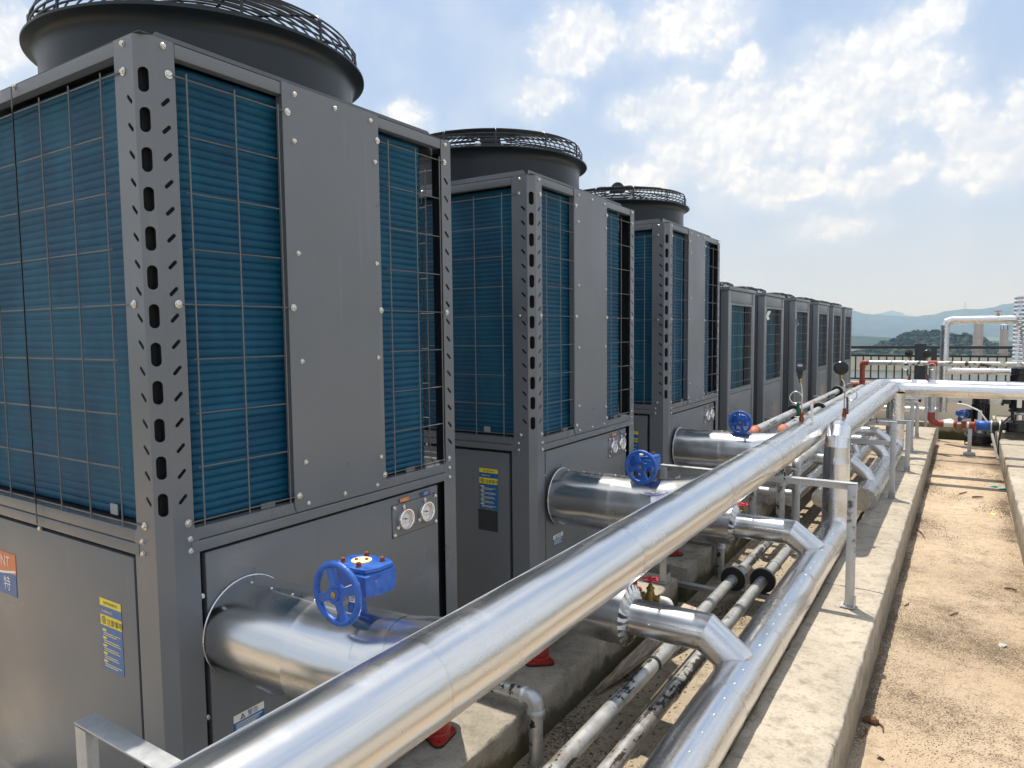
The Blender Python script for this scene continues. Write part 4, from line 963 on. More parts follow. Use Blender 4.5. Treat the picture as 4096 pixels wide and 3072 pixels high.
def clamp_ring(x, y, z, label, r=.078):
    root = empty('pipe_clamp', (x, y, z-r), label, 'clamp', 'black insulating rings round thin pipes')
    m = MB(); m.lathe([(.033, 0), (r, .0), (r+.002, .006), (r+.002, .044), (r, .05), (.033, .05)], (x, y-.025, z), (0, 1, 0), 28, caps=False); m.build('insulating_ring', 'rubber', root, smooth=40)
    m = MB(); m.lathe([(r+.001, .014), (r+.0045, .014), (r+.0045, .036), (r+.001, .036)], (x, y-.025, z), (0, 1, 0), 28, caps=False); m.build('strap', 'galvanised', root, smooth=40)
clamp_ring(AX, 3.56, TZ, 'black ring round the left thin floor pipe'); clamp_ring(BX, 3.63, TZ, 'black ring round the right thin floor pipe')
clamp_ring(.25, 6.39, 1.0, 'nearer black ring round the raised thin pipe, left of the small gauge', .07); clamp_ring(.25, 9.19, 1.0, 'farther black ring round the raised thin pipe', .07); clamp_ring(.43, 6.73, 1.0, 'black ring half hidden behind the white lever', .07)

# ------------------------------------------------------------------ steel supports
def angle_bar(mb, a, b, w=.045, h=.045, t=.005, side=-1):
    """angle section: a flat top flange and a hanging web on one side"""
    a = Vector(a); b = Vector(b); d = (b-a).normalized(); s = d.cross(Vector((0, 0, 1))).normalized()*side
    mb.beam(a+s*0-Vector((0, 0, t/2)), b-Vector((0, 0, t/2)), w, t)
    o = s*(w/2-t/2)-Vector((0, 0, t+h/2-t/2)); mb.beam(a+o, b+o, t, h-t)
def support(y, ztop, x0, x1, zb0, zb1, label, extra=None, saddles=(), left=True):
    root = empty('pipe_support', ((x0+x1)/2, y, min(zb0, zb1)), label, 'pipe support', 'steel pipe supports')
    m = MB(); angle_bar(m, (x0, y, ztop), (x1, y, ztop)); m.build('cross_bar', 'galvanised', root, bev=.001)
    for i, (x, zb) in enumerate(((x0+.025, zb0), (x1-.025, zb1))):
        if i == 0 and not left: continue
        m = MB(); s = 1 if i else -1
        m.box(x-.022, x+.022, y-.0225, y-.018, zb+.006, ztop-.008); m.box(x+s*.017, x+s*.022, y-.018, y+.022, zb+.006, ztop-.008); lg = m.build('leg', 'galvanised', root, bev=.0008)
        m = MB(); m.box(x-.045, x+.028, y-.04, y+.04, zb+.001, zb+.007); m.box(x+.023, x+.028, y-.04, y+.04, zb+.007, zb+.06); ft = m.build('foot', 'galvanised', lg)
        m = MB(); m.lathe([(.011, .007), (.011, .011), (.008, .011), (.008, .019), (.005, .019), (.005, .032)], (x-.022, y-.005, zb), n=6); m.build('anchor_bolt', 'brass', lg, smooth=20)
    for (sx, sr) in saddles:
        m = MB(); m.box(sx-.03, sx+.03, y-.018, y+.018, ztop, ztop+.02)
        for q in (-1, 1): m.tube([(sx+q*.075, y, ztop-.02), (sx+q*.075, y, ztop+.025)], .004, 6)
        m.build('saddle_block', 'rubber', root)
    if extra:
        for (zz, xa, xb) in extra: m = MB(); angle_bar(m, (xa, y-.024, zz), (xb, y-.024, zz)); m.build('brace_bar', 'galvanised', root, bev=.001)
    return root
support(-.315, .978, .075, 1.21, .0, .279, 'steel pipe support cut by the bottom left corner', saddles=((P1X, .09),))
support(3.17, .978, .08, 1.212, .212, .279, 'steel pipe support straddling the trough in front of the riser', saddles=((P1X, .09),))
support(6.15, .985, .3, 1.18, .004, .279, 'steel pipe support with a second bar, behind the riser', extra=[(.805, .3, 1.155), (.275, .8, 1.15)], saddles=((P1X, .09), (P2X, .08)))
support(7.62, .832, .7, 1.21, .004, .279, 'lower steel pipe support standing behind the two-bar support', left=False)
support(9.0, .957, .5, 1.165, .004, .279, 'steel pipe support under the corner of the crossing pipe', saddles=((P2X, .08),))
support(10.47, .78, .7, 1.15, .004, .279, 'short steel pipe support behind the crossing pipes, near the wall', left=False)
def bar_thing(a, b, label, w=.045):
    m = MB(); angle_bar(m, a, b, w, w); return m.build('angle_bar', 'galvanised', None, bev=.001, label=label, cat='steel bar', group='angle bars carrying the thin pipes')
bar_thing((.12, 3.36, .165), (.40, 3.36, .165), 'short grey angle bar from the plinth towards the left thin pipe')
bar_thing((.38, 3.6, .1), (.84, 3.6, .1), 'grey angle bar under the two black rings on the floor pipes')
bar_thing((-.05, 6.42, .925), (.62, 6.42, .925), 'grey angle bar under the nearer ring of the raised thin pipe')
bar_thing((-.05, 9.2, .925), (.62, 9.2, .925), 'grey angle bar under the farther ring of the raised thin pipe')

# ------------------------------------------------------------------ gauges, small valves
def gauge(x, y, z0, label, head, face, lever):
    root = empty('pressure_gauge', (x, y, z0), label, 'pressure gauge', 'dial gauges on siphon loops')
    m = MB(); m.lathe([(.017, 0), (.017, .03), (.013, .034), (.013, .06), (.009, .065)], (x, y, z0), n=6); m.build('cock', 'rust', root, smooth=20)
    m = MB(); lx = -1 if lever == 'green' else 1
    if lever == 'green': m.beam((x-.02, y, z0+.045), (x-.024, y-.005, z0+.13), .022, .012)
    else: m.beam((x+.022, y, z0+.02), (x+.018, y+.0, z0+.15), .03, .014)
    m.build('lever', 'green' if lever == 'green' else 'cabinet_dark', root, bev=.005)
    zc = z0+.165; rl = .042; pts = [(x, y, z0+.06), (x-.002, y, z0+.11)]
    s = 1 if lever != 'green' else -1
    for k in range(26):
        t = -math.pi/2+2*math.pi*k/25*1.0; pts.append((x+s*(rl+.002)-s*rl*math.cos(t+math.pi/2) if False else x+s*rl+s*rl*math.sin(t-math.pi/2+math.pi/2)*0-s*rl*math.cos(2*math.pi*k/25), y+.012*k/25, zc+rl*math.sin(2*math.pi*k/25)))
    pts += [(x-.004, y+.012, zc+.05), (x-.012, y+.012, zc+.1), (head[0]+.0, head[1], head[2]-.075)]
    m = MB(); m.tube(pts, .0048, 8); m.build('siphon', 'zinc', root, smooth=60)
    hx, hy, hz = head; f = Vector(face).normalized()
    m = MB(); m.lathe([(.009, -.085), (.009, -.07), (.012, -.07), (.012, -.05)], head, n=6); m.build('coupling', 'brass', root, smooth=20)
    m = MB(); m.lathe([(.047, -.014), (.05, -.01), (.05, .014), (.052, .016), (.052, .02), (.047, .022), (.046, .016)], head, f, 36, caps=False); m.lathe([(.0468, -.0135), (.03, -.016), (.0001, -.016)], head, f, 36, caps=False); cs = m.build('case', 'black_gloss', root, smooth=35)
    m = MB(); m.lathe([(.047, .012), (.0001, .0125)], head, f, 36, caps=False); m.build('dial_face', 'dial_face', cs)
gauge(.735, 4.15, 1.183, 'small dial gauge seen edge on, standing on the large pipe with a green lever', (.722, 4.15, 1.536), (-1, -.2, 0), 'green')
gauge(.94, 4.66, 1.173, 'round black gauge seen from behind, standing on the pipe after the bend', (.912, 4.66, 1.536), (-.25, 1, 0), 'grey')
m = MB(); m.lathe([(.016, 0), (.016, .016), (.011, .02), (.009, .03), (.009, .13), (.006, .135)], (.80, 4.16, 1.17), n=10); m.build('valve_lever', 'white', None, label='white lever on the large pipe beside the green one', cat='valve lever')
def gate_valve(x, y, z, label, horizontal=True):
    root = empty('gate_valve', (x, y, z), label, 'valve', 'small red gate valves')
    m = MB(); m.tube([(x-.07, y, z), (x+.06, y, z)], .02, 14); m.lathe([(.026, -.025), (.03, 0), (.026, .02), (.02, .045), (.024, .05), (.024, .06), (.014, .064), (.012, .08)], (x, y, z), n=14)
    for q in (-.055, .045): m.lathe([(.027, 0), (.027, .016)], (x+q, y, z), (1, 0, 0), 6)
    m.build('body', 'brass', root, smooth=35)
    m = MB(); m.tube([(x, y, z+.075), (x, y, z+.112)], .006, 8); m.build('stem', 'brass', root)
    w = MB(); n = 36
    w.tube([(x+(.042+.0035*math.cos(6*t))*math.cos(t), y+(.042+.0035*math.cos(6*t))*math.sin(t), z+.108+.003*math.cos(6*t)) for t in [2*math.pi*k/n for k in range(n)]], .0058, 8, True)
    for k in range(3): t = 2*math.pi*k/3+.3; w.beam((x, y, z+.108), (x+.04*math.cos(t), y+.04*math.sin(t), z+.108), .009, .006)
    w.lathe([(.011, .1), (.011, .116), (.005, .118)], (x, y, z), n=10); w.build('handwheel', 'red_valve', root, smooth=50)
    m = MB(); m.tube(fillet([(x+.06, y, z), (x+.12, y, z), (x+.12, y, z-.09)], .04, 6), .021, 14); m.build('outlet_elbow', 'white', root, smooth=50)
gate_valve(.18, 2.75, .265, 'red gate valve wheel on a brass body behind the first crimped branch')
gate_valve(.18, 4.75, .285, 'red gate valve wheel beside the thin riser pipes')
m = MB(); m.tube([(-.1, 4.75, .37), (.16, 4.75, .37)], .014, 10); m.build('pipe_piece', 'red_valve', None, label='short red pipe piece leading to the second red valve', cat='pipe')

# plank leaning along the plinth
m = MB(); a = [Vector(p) for p in ((.165, 2.03, .006), (.215, 2.0, .012), (.42, 2.95, .145), (.305, 2.98, .15))]
k = 12; vs = []
for j in range(k+1):
    t = j/k; w = min(1, .25+t*3.2)
    l = a[0].lerp(a[3], t); r_ = a[1].lerp(a[2], t); c_ = (l+r_)/2
    for q in (l, r_):
        p = c_+(q-c_)*w; p = p+noise.noise_vector(p*8)*.006
        vs += [p, p+Vector((0, 0, .028))]
fs = []
for j in range(k):
    b = 4*j; fs += [(b+1, b+3, b+7, b+5), (b, b+4, b+6, b+2), (b, b+1, b+5, b+4), (b+2, b+6, b+7, b+3)]
fs += [(0, 2, 3, 1), (4*k, 4*k+1, 4*k+3, 4*k+2)]
m.add(vs, fs).build('wooden_plank', 'wood', None, smooth=30, label='weathered wooden plank leaning in the trough beside the plinth', cat='plank')
#@@FAR
# ------------------------------------------------------------------ far end: gauges, pump line, tank
gauge(1.085, 9.22, 1.183, 'left of two far dial gauges on the rear crossing pipe, in front of the railing', (1.078, 9.22, 1.512), (-.8, .6, 0), 'green')
gauge(1.285, 9.22, 1.183, 'right of two far dial gauges on the rear crossing pipe, in front of the railing', (1.272, 9.22, 1.506), (-.1, 1, 0), 'grey')
def flange(mb, x, y, z, r=.088, t=.018, ax=(1, 0, 0)): mb.lathe([(r*.5, 0), (r, .001), (r, t), (r*.5, t+.001)], (x, y, z), ax, 24)
PY, PZ = 10.94, .437
pl = empty('pump_pipe', (1.5, PY, .3), 'red primed pipe with flanges and a blue check valve leading to the pump', 'pipe')
m = MB(); m.tube([(1.28, PY, 1.32), (1.28, PY, .56)], .045, 18); m.build('drop_pipe', 'galvanised', pl, smooth=60)
m = MB(); m.tube(fillet([(1.28, PY, .6), (1.28, PY, PZ), (1.44, PY, PZ)], .12, 8), .049, 20); m.build('elbow', 'red_oxide', pl, smooth=60)
m = MB(); m.tube([(1.43, PY, PZ), (1.59, PY, PZ)], .044, 18); m.build('pipe', 'white', pl, smooth=60)
m = MB(); m.tube([(1.56, PY, PZ), (1.6, PY, PZ)], .047, 18); flange(m, 1.585, PY, PZ); m.build('flange', 'red_oxide', pl, smooth=40)
m = MB(); flange(m, 1.652, PY, PZ); m.tube([(1.66, PY, PZ), (1.72, PY, PZ)], .05, 18); m.build('flange', 'red_oxide', pl, smooth=40)
m = MB(); m.tube([(1.71, PY, PZ), (1.76, PY, PZ)], .046, 18); m.build('pipe', 'white', pl, smooth=60)
m = MB(); m.tube([(1.75, PY, PZ), (1.83, PY, PZ)], .05, 18); flange(m, 1.812, PY, PZ); m.build('flange', 'red_oxide', pl, smooth=40)
m = MB(); flange(m, 1.835, PY, PZ, .085); m.lathe([(.06, 0), (.075, .02), (.075, .13), (.06, .15)], (1.845, PY, PZ), (1, 0, 0), 24); flange(m, 1.985, PY, PZ, .085); m.build('check_valve', 'blue_paint', pl, smooth=40)
m = MB(); flange(m, 2.008, PY, PZ, .09, .014); flange(m, 2.105, PY, PZ, .09, .014); m.build('flange', 'galvanised', pl, smooth=40)
m = MB(); m.lathe([(.05, 0), (.068, .03), (.07, .045), (.068, .06), (.05, .088)], (2.02, PY, PZ), (1, 0, 0), 24); m.build('rubber_joint', 'rubber', pl, smooth=50)
m = MB(); m.box(1.74, 1.79, PY-.022, PY+.022, .01, .385); m.box(1.69, 1.84, PY-.05, PY+.05, .0, .045); m.build('prop', 'galvanised', pl, bev=.002)
gear_valve(1.632, PY, .51, 'dark blue handwheel valve between red flanges at the far pump line', s=.9, group='blue gear valve on the pump line')
def pump(x, y, z, label, h=.95):
    root = empty('pump', (x, y, z), label, 'pump', 'black vertical pumps')
    m = MB(); m.box(x-.15, x+.15, y-.13, y+.13, z, z+.035); m.lathe([(.13, .03), (.15, .05), (.15, .16), (.11, .2)], (x, y, z), n=28); m.tube([(x-.2, y, z+.1), (x+.2, y, z+.1)], .06, 18); flange(m, x-.2, y, z+.1, .09); m.build('volute', 'black_gloss', root, smooth=40)
    m = MB(); m.lathe([(.085, .2), (.075, .205), (.075, .27), (.09, .275)], (x, y, z), n=24); m.build('coupling_guard', 'zinc', root, smooth=40)
    for a in (0, 1, 2, 3): t = math.pi/4+a*math.pi/2; m = MB(); m.beam((x+.1*math.cos(t), y+.1*math.sin(t), z+.19), (x+.11*math.cos(t), y+.11*math.sin(t), z+.32), .03, .02, up=(math.cos(t), math.sin(t), 0)); m.build('bracket', 'black_gloss', root, bev=.003)
    m = MB(); m.lathe([(.12, .31), (.125, .32), (.125, .34), (.108, .345), (.108, h-.12), (.118, h-.11), (.112, h-.03), (.06, h)], (x, y, z), n=28)
    for k in range(20): t = 2*math.pi*k/20; m.beam((x+.112*math.cos(t), y+.112*math.sin(t), z+.36), (x+.112*math.cos(t), y+.112*math.sin(t), z+h-.13), .006, .016, up=(math.cos(t), math.sin(t), 0))
    m.build('motor', 'black_gloss', root, smooth=35)
    m = MB(); m.box(x-.2, x-.1, y-.1, y+.02, z+.42, z+.56); m.build('terminal_box', 'black', root, bev=.008)
    m = MB(); m.box(x-.035, x+.02, y-.128, y-.126, z+.38, z+.56); m.build('name_plate', 'tag_white', root, smooth=0)
pump(2.33, PY+.02, .345, 'black vertical pump at the right edge, at the end of the blue check valve', .95)
pump(1.9, 12.05, .0, 'black pump standing behind the blue handwheel valve', .78)
hz = MB(); hz.tube(fillet([(1.6, PY-.03, .74), (1.7, PY-.05, .73), (1.86, PY-.08, .66), (1.97, PY-.09, .5)], .1, 4), .012, 8); hz.build('hose', 'white', None, smooth=60, label='thin white hose arching over the blue check valve', cat='hose')
hz = MB(); hz.tube(fillet([(2.25, PY-.1, .62), (2.13, PY-.16, .5), (2.11, PY-.2, .3), (2.095, PY-.22, .02)], .12, 5), .014, 8); hz.build('cable', 'rubber', None, smooth=60, label='black cable hanging from the pump down to the walkway', cat='cable')
hz = MB(); hz.beam((2.02, PY-.12, .35), (2.1, PY-.25, .01), .025, .02); hz.build('strip', 'white', None, label='white strip leaning beside the black cable', cat='strip')
tk = empty('water_tank', (2.75, 12.1, .3), 'tall ribbed shiny steel tank at the right edge', 'tank')
pr = []; z = .33
while z < 2.28: pr += [(.468, z), (.47, z+.008), (.48, z+.022), (.484, z+.03), (.48, z+.038), (.47, z+.052)]; z += .06
m = MB(); m.lathe(pr+[(.46, 2.285), (.42, 2.3)], (2.75, 12.1, 0), n=64); m.build('ribbed_shell', 'tank_steel', tk, smooth=55)
m = MB(); m.lathe([(.45, 2.295), (.3, 2.33), (.02, 2.345)], (2.75, 12.1, 0), n=40); m.build('lid', 'tank_steel', tk, smooth=50)
tp = empty('tank_pipe', (1.6, 12, 1.1), 'shiny insulated pipe rising in a corner bend to the top of the ribbed tank', 'pipe')
clad(tp, gores([(1.395, 12, .5), (1.395, 12, 1.25), (1.395, 12, 1.956), (2.15, 12, 1.956), (2.35, 12, 1.956)], .085, 2), .061, seed=11, n=32)
gate_valve(2.076, 12, 1.975, 'small red valve wheel on top of the raised tank pipe')
tp = empty('tank_pipe', (1.8, 12, 1.1), 'short shiny horizontal pipe below the raised one, ending at the ribbed tank', 'pipe')
clad(tp, [(1.44, 12, 1.16), (2.0, 12, 1.16), (2.35, 12, 1.16)], .05, seed=12, n=28)
lp = empty('low_pipe', (1.6, 12.95, .3), 'shiny pipe lying low behind the pumps', 'pipe'); clad(lp, gores([(1.4, 12.95, 1.0), (1.4, 12.95, .43), (.2, 12.95, .43)], .09, 3), .05, seed=13, n=24)
m = MB(); m.box(.2, 4.5, 13.25, 13.45, .55, .63); wt = m.build('trunking', 'white', None, bev=.004, label='white cable trunking running behind the pumps', cat='trunking')
m = MB()
for k in range(14): m.box(1.0+.2*k, 1.04+.2*k, 13.23, 13.249, .53, .58)
m.build('bracket_row', 'black', wt, smooth=0, kind='stuff')
for x, y, l in ((1.173, 11.93, 'left grey steel post behind the red elbow'), (1.319, 12.3, 'right grey steel post behind the red elbow')):
    m = MB(); zb = .277 if y < 11.75 else 0; m.box(x-.022, x+.022, y-.022, y+.022, zb, 1.0); m.box(x-.05, x+.05, y-.05, y+.05, zb, zb+.012); m.build('steel_post', 'galvanised', None, bev=.002, label=l, cat='post')
m = MB(); m.add([(1.3, 12.52, .266), (1.56, 12.5, .266), (1.6, 12.68, .266), (1.33, 12.7, .266), (1.34, 12.57, .3), (1.52, 12.56, .34), (1.5, 12.64, .335), (1.38, 12.65, .3)], [(0, 3, 2, 1), (4, 5, 6, 7), (0, 1, 5, 4), (1, 2, 6, 5), (2, 3, 7, 6), (3, 0, 4, 7)]); m.build('plaster_lump', 'wall_white', None, smooth=0, bev=.01, label='pale lump of mortar lying on the low wall behind the blue valve', cat='lump')

# ------------------------------------------------------------------ railing on the roof edge, neighbours, chimneys
MB().box(-9, 12, 15.05, 15.25, 0, .74).build('parapet', 'wall_cream', None, label='cream parapet wall under the dark railing', cat='wall', bev=.01)
fn = empty('railing', (2, 15.15, .74), 'dark steel railing along the far roof edge', 'railing')
m = MB(); m.box(-4, 9, 15.1, 15.2, 1.432, 1.486); m.build('hand_rail', 'fence_paint', fn, bev=.004)
m = MB(); m.box(-4, 9, 15.125, 15.175, 1.266, 1.306); m.build('rail', 'fence_paint', fn, bev=.003)
m = MB(); m.box(-4, 9, 15.13, 15.17, .79, .825); m.build('rail', 'fence_paint', fn, bev=.003)
m = MB(); m.box(-.013, .013, -.013, .013, .0, .447); b0 = m.build('p', 'fence_paint', None, smooth=0); bme = b0.data; bpy.data.objects.remove(b0)
for k in range(91):
    o = bpy.data.objects.new('baluster', bme); col.objects.link(o); o.parent = fn; o.location = (-.252-3.718+.143*k-2, 0, .825-.74)
for x, w in ((-2.1, .1), (.917, .2), (1.15, .1), (4.1, .1), (7.1, .1)):
    m = MB(); m.box(x-w/2, x+w/2, 15.09, 15.21, .74, 1.53 if w > .15 else 1.437); m.build('post', 'fence_paint', fn, bev=.004)
nb = empty('neighbour_building', (1, 46, GZ), 'pale building roof and wall seen through the railing bars', 'building')
MB().box(-24, 26, 41, 55, GZ, -.36).build('wall', 'wall_white', nb, smooth=0); MB().box(-24.1, 26.1, 40.9, 41.2, -.36, .42).build('parapet', 'wall_cream', nb, smooth=0, bev=.03)
for k in range(9): MB().box(-22+5*k, -19.5+5*k, 40.93, 41.05, -3.4, -1.6).build('window', 'pocket', nb, smooth=0)
def chimney(x, y, r, ztop, label, cap):
    root = empty('chimney', (x, y, GZ), label, 'chimney', 'round brown chimneys beyond the railing')
    m = MB(); m.lathe([(r*1.03, GZ), (r, -3), (r, ztop)], (x, y, 0), n=32); m.build('stack', 'chimney', root, smooth=40)
    zr = ztop-1.15*r/.28
    m = MB()
    for q in (0, .35): m.tube([(x+(r+.12)*math.cos(t), y+(r+.12)*math.sin(t), zr-1+q) for t in [2*math.pi*k/24 for k in range(24)]], .02, 5, True)
    for k in range(8): t = 2*math.pi*k/8; m.tube([(x+(r+.12)*math.cos(t), y+(r+.12)*math.sin(t), zr-1.0), (x+(r+.12)*math.cos(t), y+(r+.12)*math.sin(t), zr-.65)], .015, 5)
    m.lathe([(r, zr-1.02), (r+.16, zr-1.02), (r+.16, zr-1.0), (r, zr-1.0)], (x, y, 0), n=24, caps=False); m.build('gallery', 'chimney', root, smooth=30)
    m = MB(); m.tube([(x-r-.02, y-r*.4, -6), (x-r-.02, y-r*.4, ztop)], .018, 6); m.build('ladder_rail', 'galvanised', root)
    if cap:
        m = MB(); m.lathe([(r*1.35, ztop+.3), (r*.9, ztop+.36), (.01, ztop+.4)], (x, y, 0), n=24); m.build('rain_cap', 'zinc', root, smooth=30)
        m = MB()
        for k in range(7): t = 2*math.pi*k/7; m.tube([(x+r*math.cos(t), y+r*math.sin(t), ztop-.05), (x+r*math.cos(t), y+r*math.sin(t), ztop+.32)], .018, 5)
        m.build('cap_strut', 'fence_paint', root)
chimney(2.35, 60, .29, 2.45, 'wide brown chimney behind the raised tank pipe', False)
chimney(3.89, 60, .245, 1.75, 'slim brown chimney with a rain cap, left of the ribbed tank', True)

# ------------------------------------------------------------------ hills
def interp(t, x):
    if x <= t[0][0]: return t[0][1]
    for (a, b), (c, d) in zip(t, t[1:]):
        if x <= c: q = (x-a)/(c-a); q = q*q*(3-2*q); return b+(d-b)*q
    return t[-1][1]
CAM = Vector((1.694, -1.055, 1.819))
def ridge(name, prof, D, depth, rough, seed, material, zb, step=.12, a0=None, a1=None):
    """wooded ridge: crest heights follow prof (bearing right of north in degrees: elevation), slopes run out before and behind"""
    a0 = prof[0][0] if a0 is None else a0; a1 = prof[-1][0] if a1 is None else a1
    n = int((a1-a0)/step); rows = [-1, -.8, -.62, -.46, -.32, -.2, -.1, -.04, 0, .06, .25, .6, 1]; vs = []
    for q in rows:
        for i in range(n+1):
            a = a0+(a1-a0)*i/n; el = interp(prof, a); d = D+depth*q; crest = CAM.z+D*math.tan(R(el))
            x = CAM.x+d*math.sin(R(a)); y = CAM.y+d*math.cos(R(a)); f = (1-abs(q)**.85)
            z = zb+(crest-zb)*f
            z += rough*(noise.noise(Vector((x, y, seed))*.004)*(.25+1.1*abs(q)*(1-abs(q))*4*.8)+noise.noise(Vector((x, y, seed))*.016)*.28+noise.noise(Vector((x, y, seed))*.06)*.11)*(1 if abs(q) < .99 else 0)
            vs.append((x, y, z if abs(q) < .99 else zb-2))
    m = n+1; fs = [(j*m+i, j*m+i+1, (j+1)*m+i+1, (j+1)*m+i) for j in range(len(rows)-1) for i in range(n)]
    return MB().add(vs, fs).build(name, material, None, smooth=70, kind='structure', fixn=False)
far_prof = [(-92, .5), (-84, 1.3), (-74, .9), (-62, 1.25), (-50, 1.5), (-38, 1.1), (-26, 1.55), (-15, 1.2), (-9, 1.5), (-7.15, 1.41), (-6.38, 1.22), (-5.61, 1.1), (-4.6, .98), (-3.76, .95), (-3.09, .87), (-2.09, 1.04), (-1.23, 1.24), (-.21, 1.36), (.47, 1.28), (1.29, 1.37), (1.98, 1.56), (2.51, 1.62), (5, 1.9), (12, 1.3), (24, 1.7), (40, 1.2), (58, 1.5), (75, 1.0), (90, .6)]
ridge('far_hill', far_prof, 3400, 1150, 16, 3.1, 'hill_wood', GZ)
ridge('distant_hill', [(-16, .3), (-12, .9), (-8, .7), (-6.2, .95), (-5.3, 1.18), (-4.62, 1.33), (-4.1, 1.2), (-3.5, .95), (-2, .6), (1, .3)], 5200, 500, 12, 8.4, 'hill_wood', GZ)
ridge('mid_hill', [(-40, -.9), (-24, -.6), (-12, -.55), (-8, -.42), (-6.1, -.47), (-5, -.52), (-4.2, -.6), (-3, -.9), (4, -1.1)], 1150, 260, 6, 5.5, 'hill_wood', GZ, .1)
near_prof = [(-9, -2.3), (-7, -1.9), (-5.12, -1.2), (-4.3, -.85), (-3.72, -.55), (-2.65, -.36), (-1.88, -.4), (-.88, -.68), (-.03, -.66), (.7, -.9), (1.31, -1.22), (4, -2.3)]
ridge('near_hill', near_prof, 430, 60, 3, 2.2, 'foliage', GZ, .06)
# wood on the near hill: one mass of crowns, each a cluster of leafy facets
vs, fs = [], []
random.seed(11)
for k in range(1500):
    a = random.uniform(-8, 3.4); q = random.choice((random.uniform(-.5, .04), random.gauss(-.02, .05))); d = 430+60*q; crest = CAM.z+430*math.tan(R(interp(near_prof, a)))
    z = GZ+(crest-GZ)*(1-abs(q)**.85); x = CAM.x+d*math.sin(R(a)); y = CAM.y+d*math.cos(R(a)); s = random.choice((random.uniform(.7, 1.4), random.uniform(1.2, 2.3)))
    for j in range(16):
        v = Vector((random.gauss(0, 1), random.gauss(0, 1), random.gauss(.2, .8))).normalized()*s*random.uniform(.5, 1.05); c = Vector((x, y, z+s*.5))+v
        for _ in range(2):
            e = Vector((random.gauss(0, 1), random.gauss(0, 1), random.gauss(0, 1))).normalized(); f = v.cross(e).normalized(); g = f.cross(v).normalized(); w = s*random.uniform(.3, .55); b = len(vs)
            vs += [tuple(c-f*w-g*w*.6), tuple(c+f*w-g*w*.5), tuple(c+f*w*.7+g*w*.7), tuple(c-f*w*.8+g*w*.6)]; fs.append((b, b+1, b+2, b+3))
MB().add(vs, fs).build('hill_wood', 'foliage', None, smooth=0, kind='stuff', fixn=False, label='dark green wood covering the rounded hill behind the railing', cat='wood')
def pylon(a, D, z0, h, label):
    x = CAM.x+D*math.sin(R(a)); y = CAM.y+D*math.cos(R(a)); m = MB(); w = h*.14
    for sx in (-1, 1):
        for sy in (-1, 1): m.beam((x+sx*w, y+sy*w, z0), (x+sx*w*.1, y+sy*w*.1, z0+h), h*.025, h*.025)
    for k in range(7):
        t = k/7; t2 = (k+1)/7; w1 = w*(1-.9*t); w2 = w*(1-.9*t2)
        for s in (-1, 1): m.beam((x-w1, y+s*w1, z0+h*t), (x+w2, y+s*w2, z0+h*t2), h*.014, h*.014); m.beam((x+w1, y+s*w1, z0+h*t), (x-w2, y+s*w2, z0+h*t2), h*.014, h*.014)
    for k in (.72, .86): m.beam((x-h*.12, y, z0+h*k), (x+h*.12, y, z0+h*k), h*.02, h*.02)
    m.build('lattice_tower', 'galvanised', None, smooth=0, label=label, cat='tower')
pylon(-.2, 3400, 80, 32, 'tall lattice tower on the hill crest above the raised pipe')
pylon(-6.05, 3400, 62, 16, 'small lattice tower on the left part of the crest')
pylon(-3.45, 3400, 50, 16, 'small lattice tower at the dip of the crest')
# the air between: pale haze
hb = MB().box(-6300, 6300, -400, 6400, GZ-1.5, 190).build('haze', 'black', None, smooth=0, kind='stuff', label='pale blue haze over the hills', cat='haze')
hm = bpy.data.materials.new('haze'); hm.use_nodes = True; hm.node_tree.nodes.clear()
pv = hm.node_tree.nodes.new('ShaderNodeVolumePrincipled'); pv.inputs['Color'].default_value = (.36, .62, 1, 1); pv.inputs['Density'].default_value = .00042; pv.inputs['Absorption Color'].default_value = (1, 1, 1, 1); pv.inputs['Anisotropy'].default_value = .0
om = hm.node_tree.nodes.new('ShaderNodeOutputMaterial'); hm.node_tree.links.new(pv.outputs[0], om.inputs['Volume']); hb.data.materials.clear(); hb.data.materials.append(hm)

# ------------------------------------------------------------------ litter on the walkway
def twig(a, b, r, label, bend=.01):
    a = Vector((*a, r)); b = Vector((*b, r*1.2)); mid = (a+b)/2+Vector((bend, bend*.6, .003)); m = MB(); r *= .75; m.tube([a, a.lerp(mid, .6)+Vector((0, .002, .001)), mid, b.lerp(mid, .4), b], [r, r*1.1, r, r*.85, r*.6], 6); m.build('twig', 'twig', None, smooth=50, label=label, cat='twig', group='dry twigs on the walkway')
twig((1.402, 2.478), (1.43, 2.406), .005, 'short brown stick lying beside the piece of bark')
twig((1.362, 2.397), (1.352, 2.299), .006, 'brown stick lying in the kerb shadow below the piece of bark')
twig((1.657, 4.096), (1.70, 4.18), .005, 'dark twig alone in the middle of the walkway')
twig((1.965, 4.83), (2.035, 4.82), .008, 'dark twig on the right side of the walkway, above the foil scrap')
twig((1.401, 4.117), (1.42, 4.19), .005, 'thin twig close to the kerb beyond the steel foot')
twig((1.79, 7.88), (1.89, 7.93), .012, 'dark stick in the middle distance of the walkway'); twig((1.67, 8.0), (1.74, 8.16), .008, 'thin stick in the middle distance, left of the thicker one')
twig((1.36, 6.2), (1.44, 5.9), .006, 'thin branch slanting away from the kerb in the silt')
m = MB(); m.tube([(1.337, 2.46, .012), (1.36, 2.468, .02), (1.39, 2.472, .018), (1.405, 2.48, .012)], [.008, .019, .02, .01], 8)
for v in m.v: v += noise.noise_vector(v*60)*.006; v.z = max(v.z*.8, .001)
m.build('bark_piece', 'twig', None, smooth=30, label='curled brown piece of bark at the foot of the kerb', cat='bark')
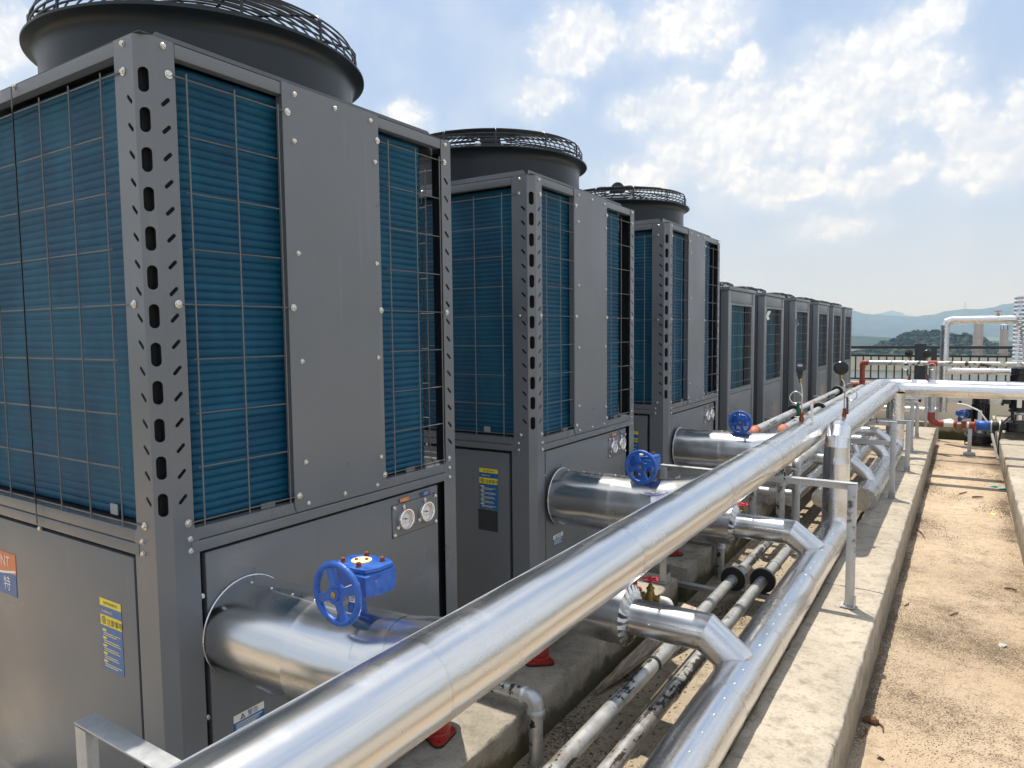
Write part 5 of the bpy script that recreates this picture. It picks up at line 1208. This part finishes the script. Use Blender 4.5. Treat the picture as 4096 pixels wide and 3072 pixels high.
def scrap(x, y, s, mt, label):
    m = MB(); k = 5; m.plate([(x+s*a, y+s*b) for a, b in ((-1, -.5), (.3, -.9), (1, -.1), (.6, .8), (-.8, .6))], [], lambda a, b: (a, b, .008+.01*math.sin((a+b)*70)), (0, 0, 1), .002); m.build('litter_scrap', mt, None, smooth=0, label=label, cat='scrap')
scrap(1.919, 3.747, .022, 'tag_grey', 'small grey foil scrap lying on the walkway at the right'); scrap(2.0, 8.65, .045, 'plastic_teal', 'turquoise scrap near the right plinth'); scrap(2.085, 8.56, .04, 'plastic_teal', 'blue scrap against the right plinth, beside the turquoise one'); scrap(1.96, 7.2, .03, 'yellow', 'lime coloured scrap on the silt'); scrap(1.44, 2.19, .017, 'wood', 'curled dry leaf near the bottom edge of the walkway')
# loose grains: thicker along the kerb and in the drifts
vs, fs = [], []; random.seed(5)
def grain(x, y, s, zb=0.):
    b = len(vs); r = lambda: random.uniform(.6, 1.25)*s
    vs.extend([(x-r(), y-r(), zb), (x+r(), y-r()*.7, zb), (x+r()*.2, y+r(), zb), (x+r()*.1, y, zb+r()*1.0)]); fs.extend([(b, b+1, b+3), (b+1, b+2, b+3), (b+2, b, b+3)])
cnt = 0
while cnt < 9000:
    y = random.uniform(.9, 10.4)**1.0; x = random.uniform(1.335, 2.1)
    drift = noise.fractal(Vector((x*1.7, y*1.1, 3.3)), 1., 2., 4)+.9*math.exp(-(x-1.33)/.035)+.35*math.exp(-(2.1-x)/.1)-.25
    if random.random() < max(.01, drift): grain(x, y, random.choice((.0012, .0018, .0024, .0036)) * (1 if y < 6 else 1.5)); cnt += 1
MB().add(vs, fs).build('grit', 'grain', None, smooth=0, kind='stuff', fixn=False, label='dark grit drifted over the walkway', cat='grit')
vs, fs = [], []
for k in range(2600):
    y = random.uniform(.6, 6.5); x = random.uniform(.18, 1.0); grain(x, y, random.choice((.003, .004, .006, .009)), .004)
MB().add(vs, fs).build('grit', 'grain', None, smooth=0, kind='stuff', fixn=False, label='loose grit on the trough floor between the pipes', cat='grit')

for o in bpy.data.objects:
    if '_o' in o: del o['_o']
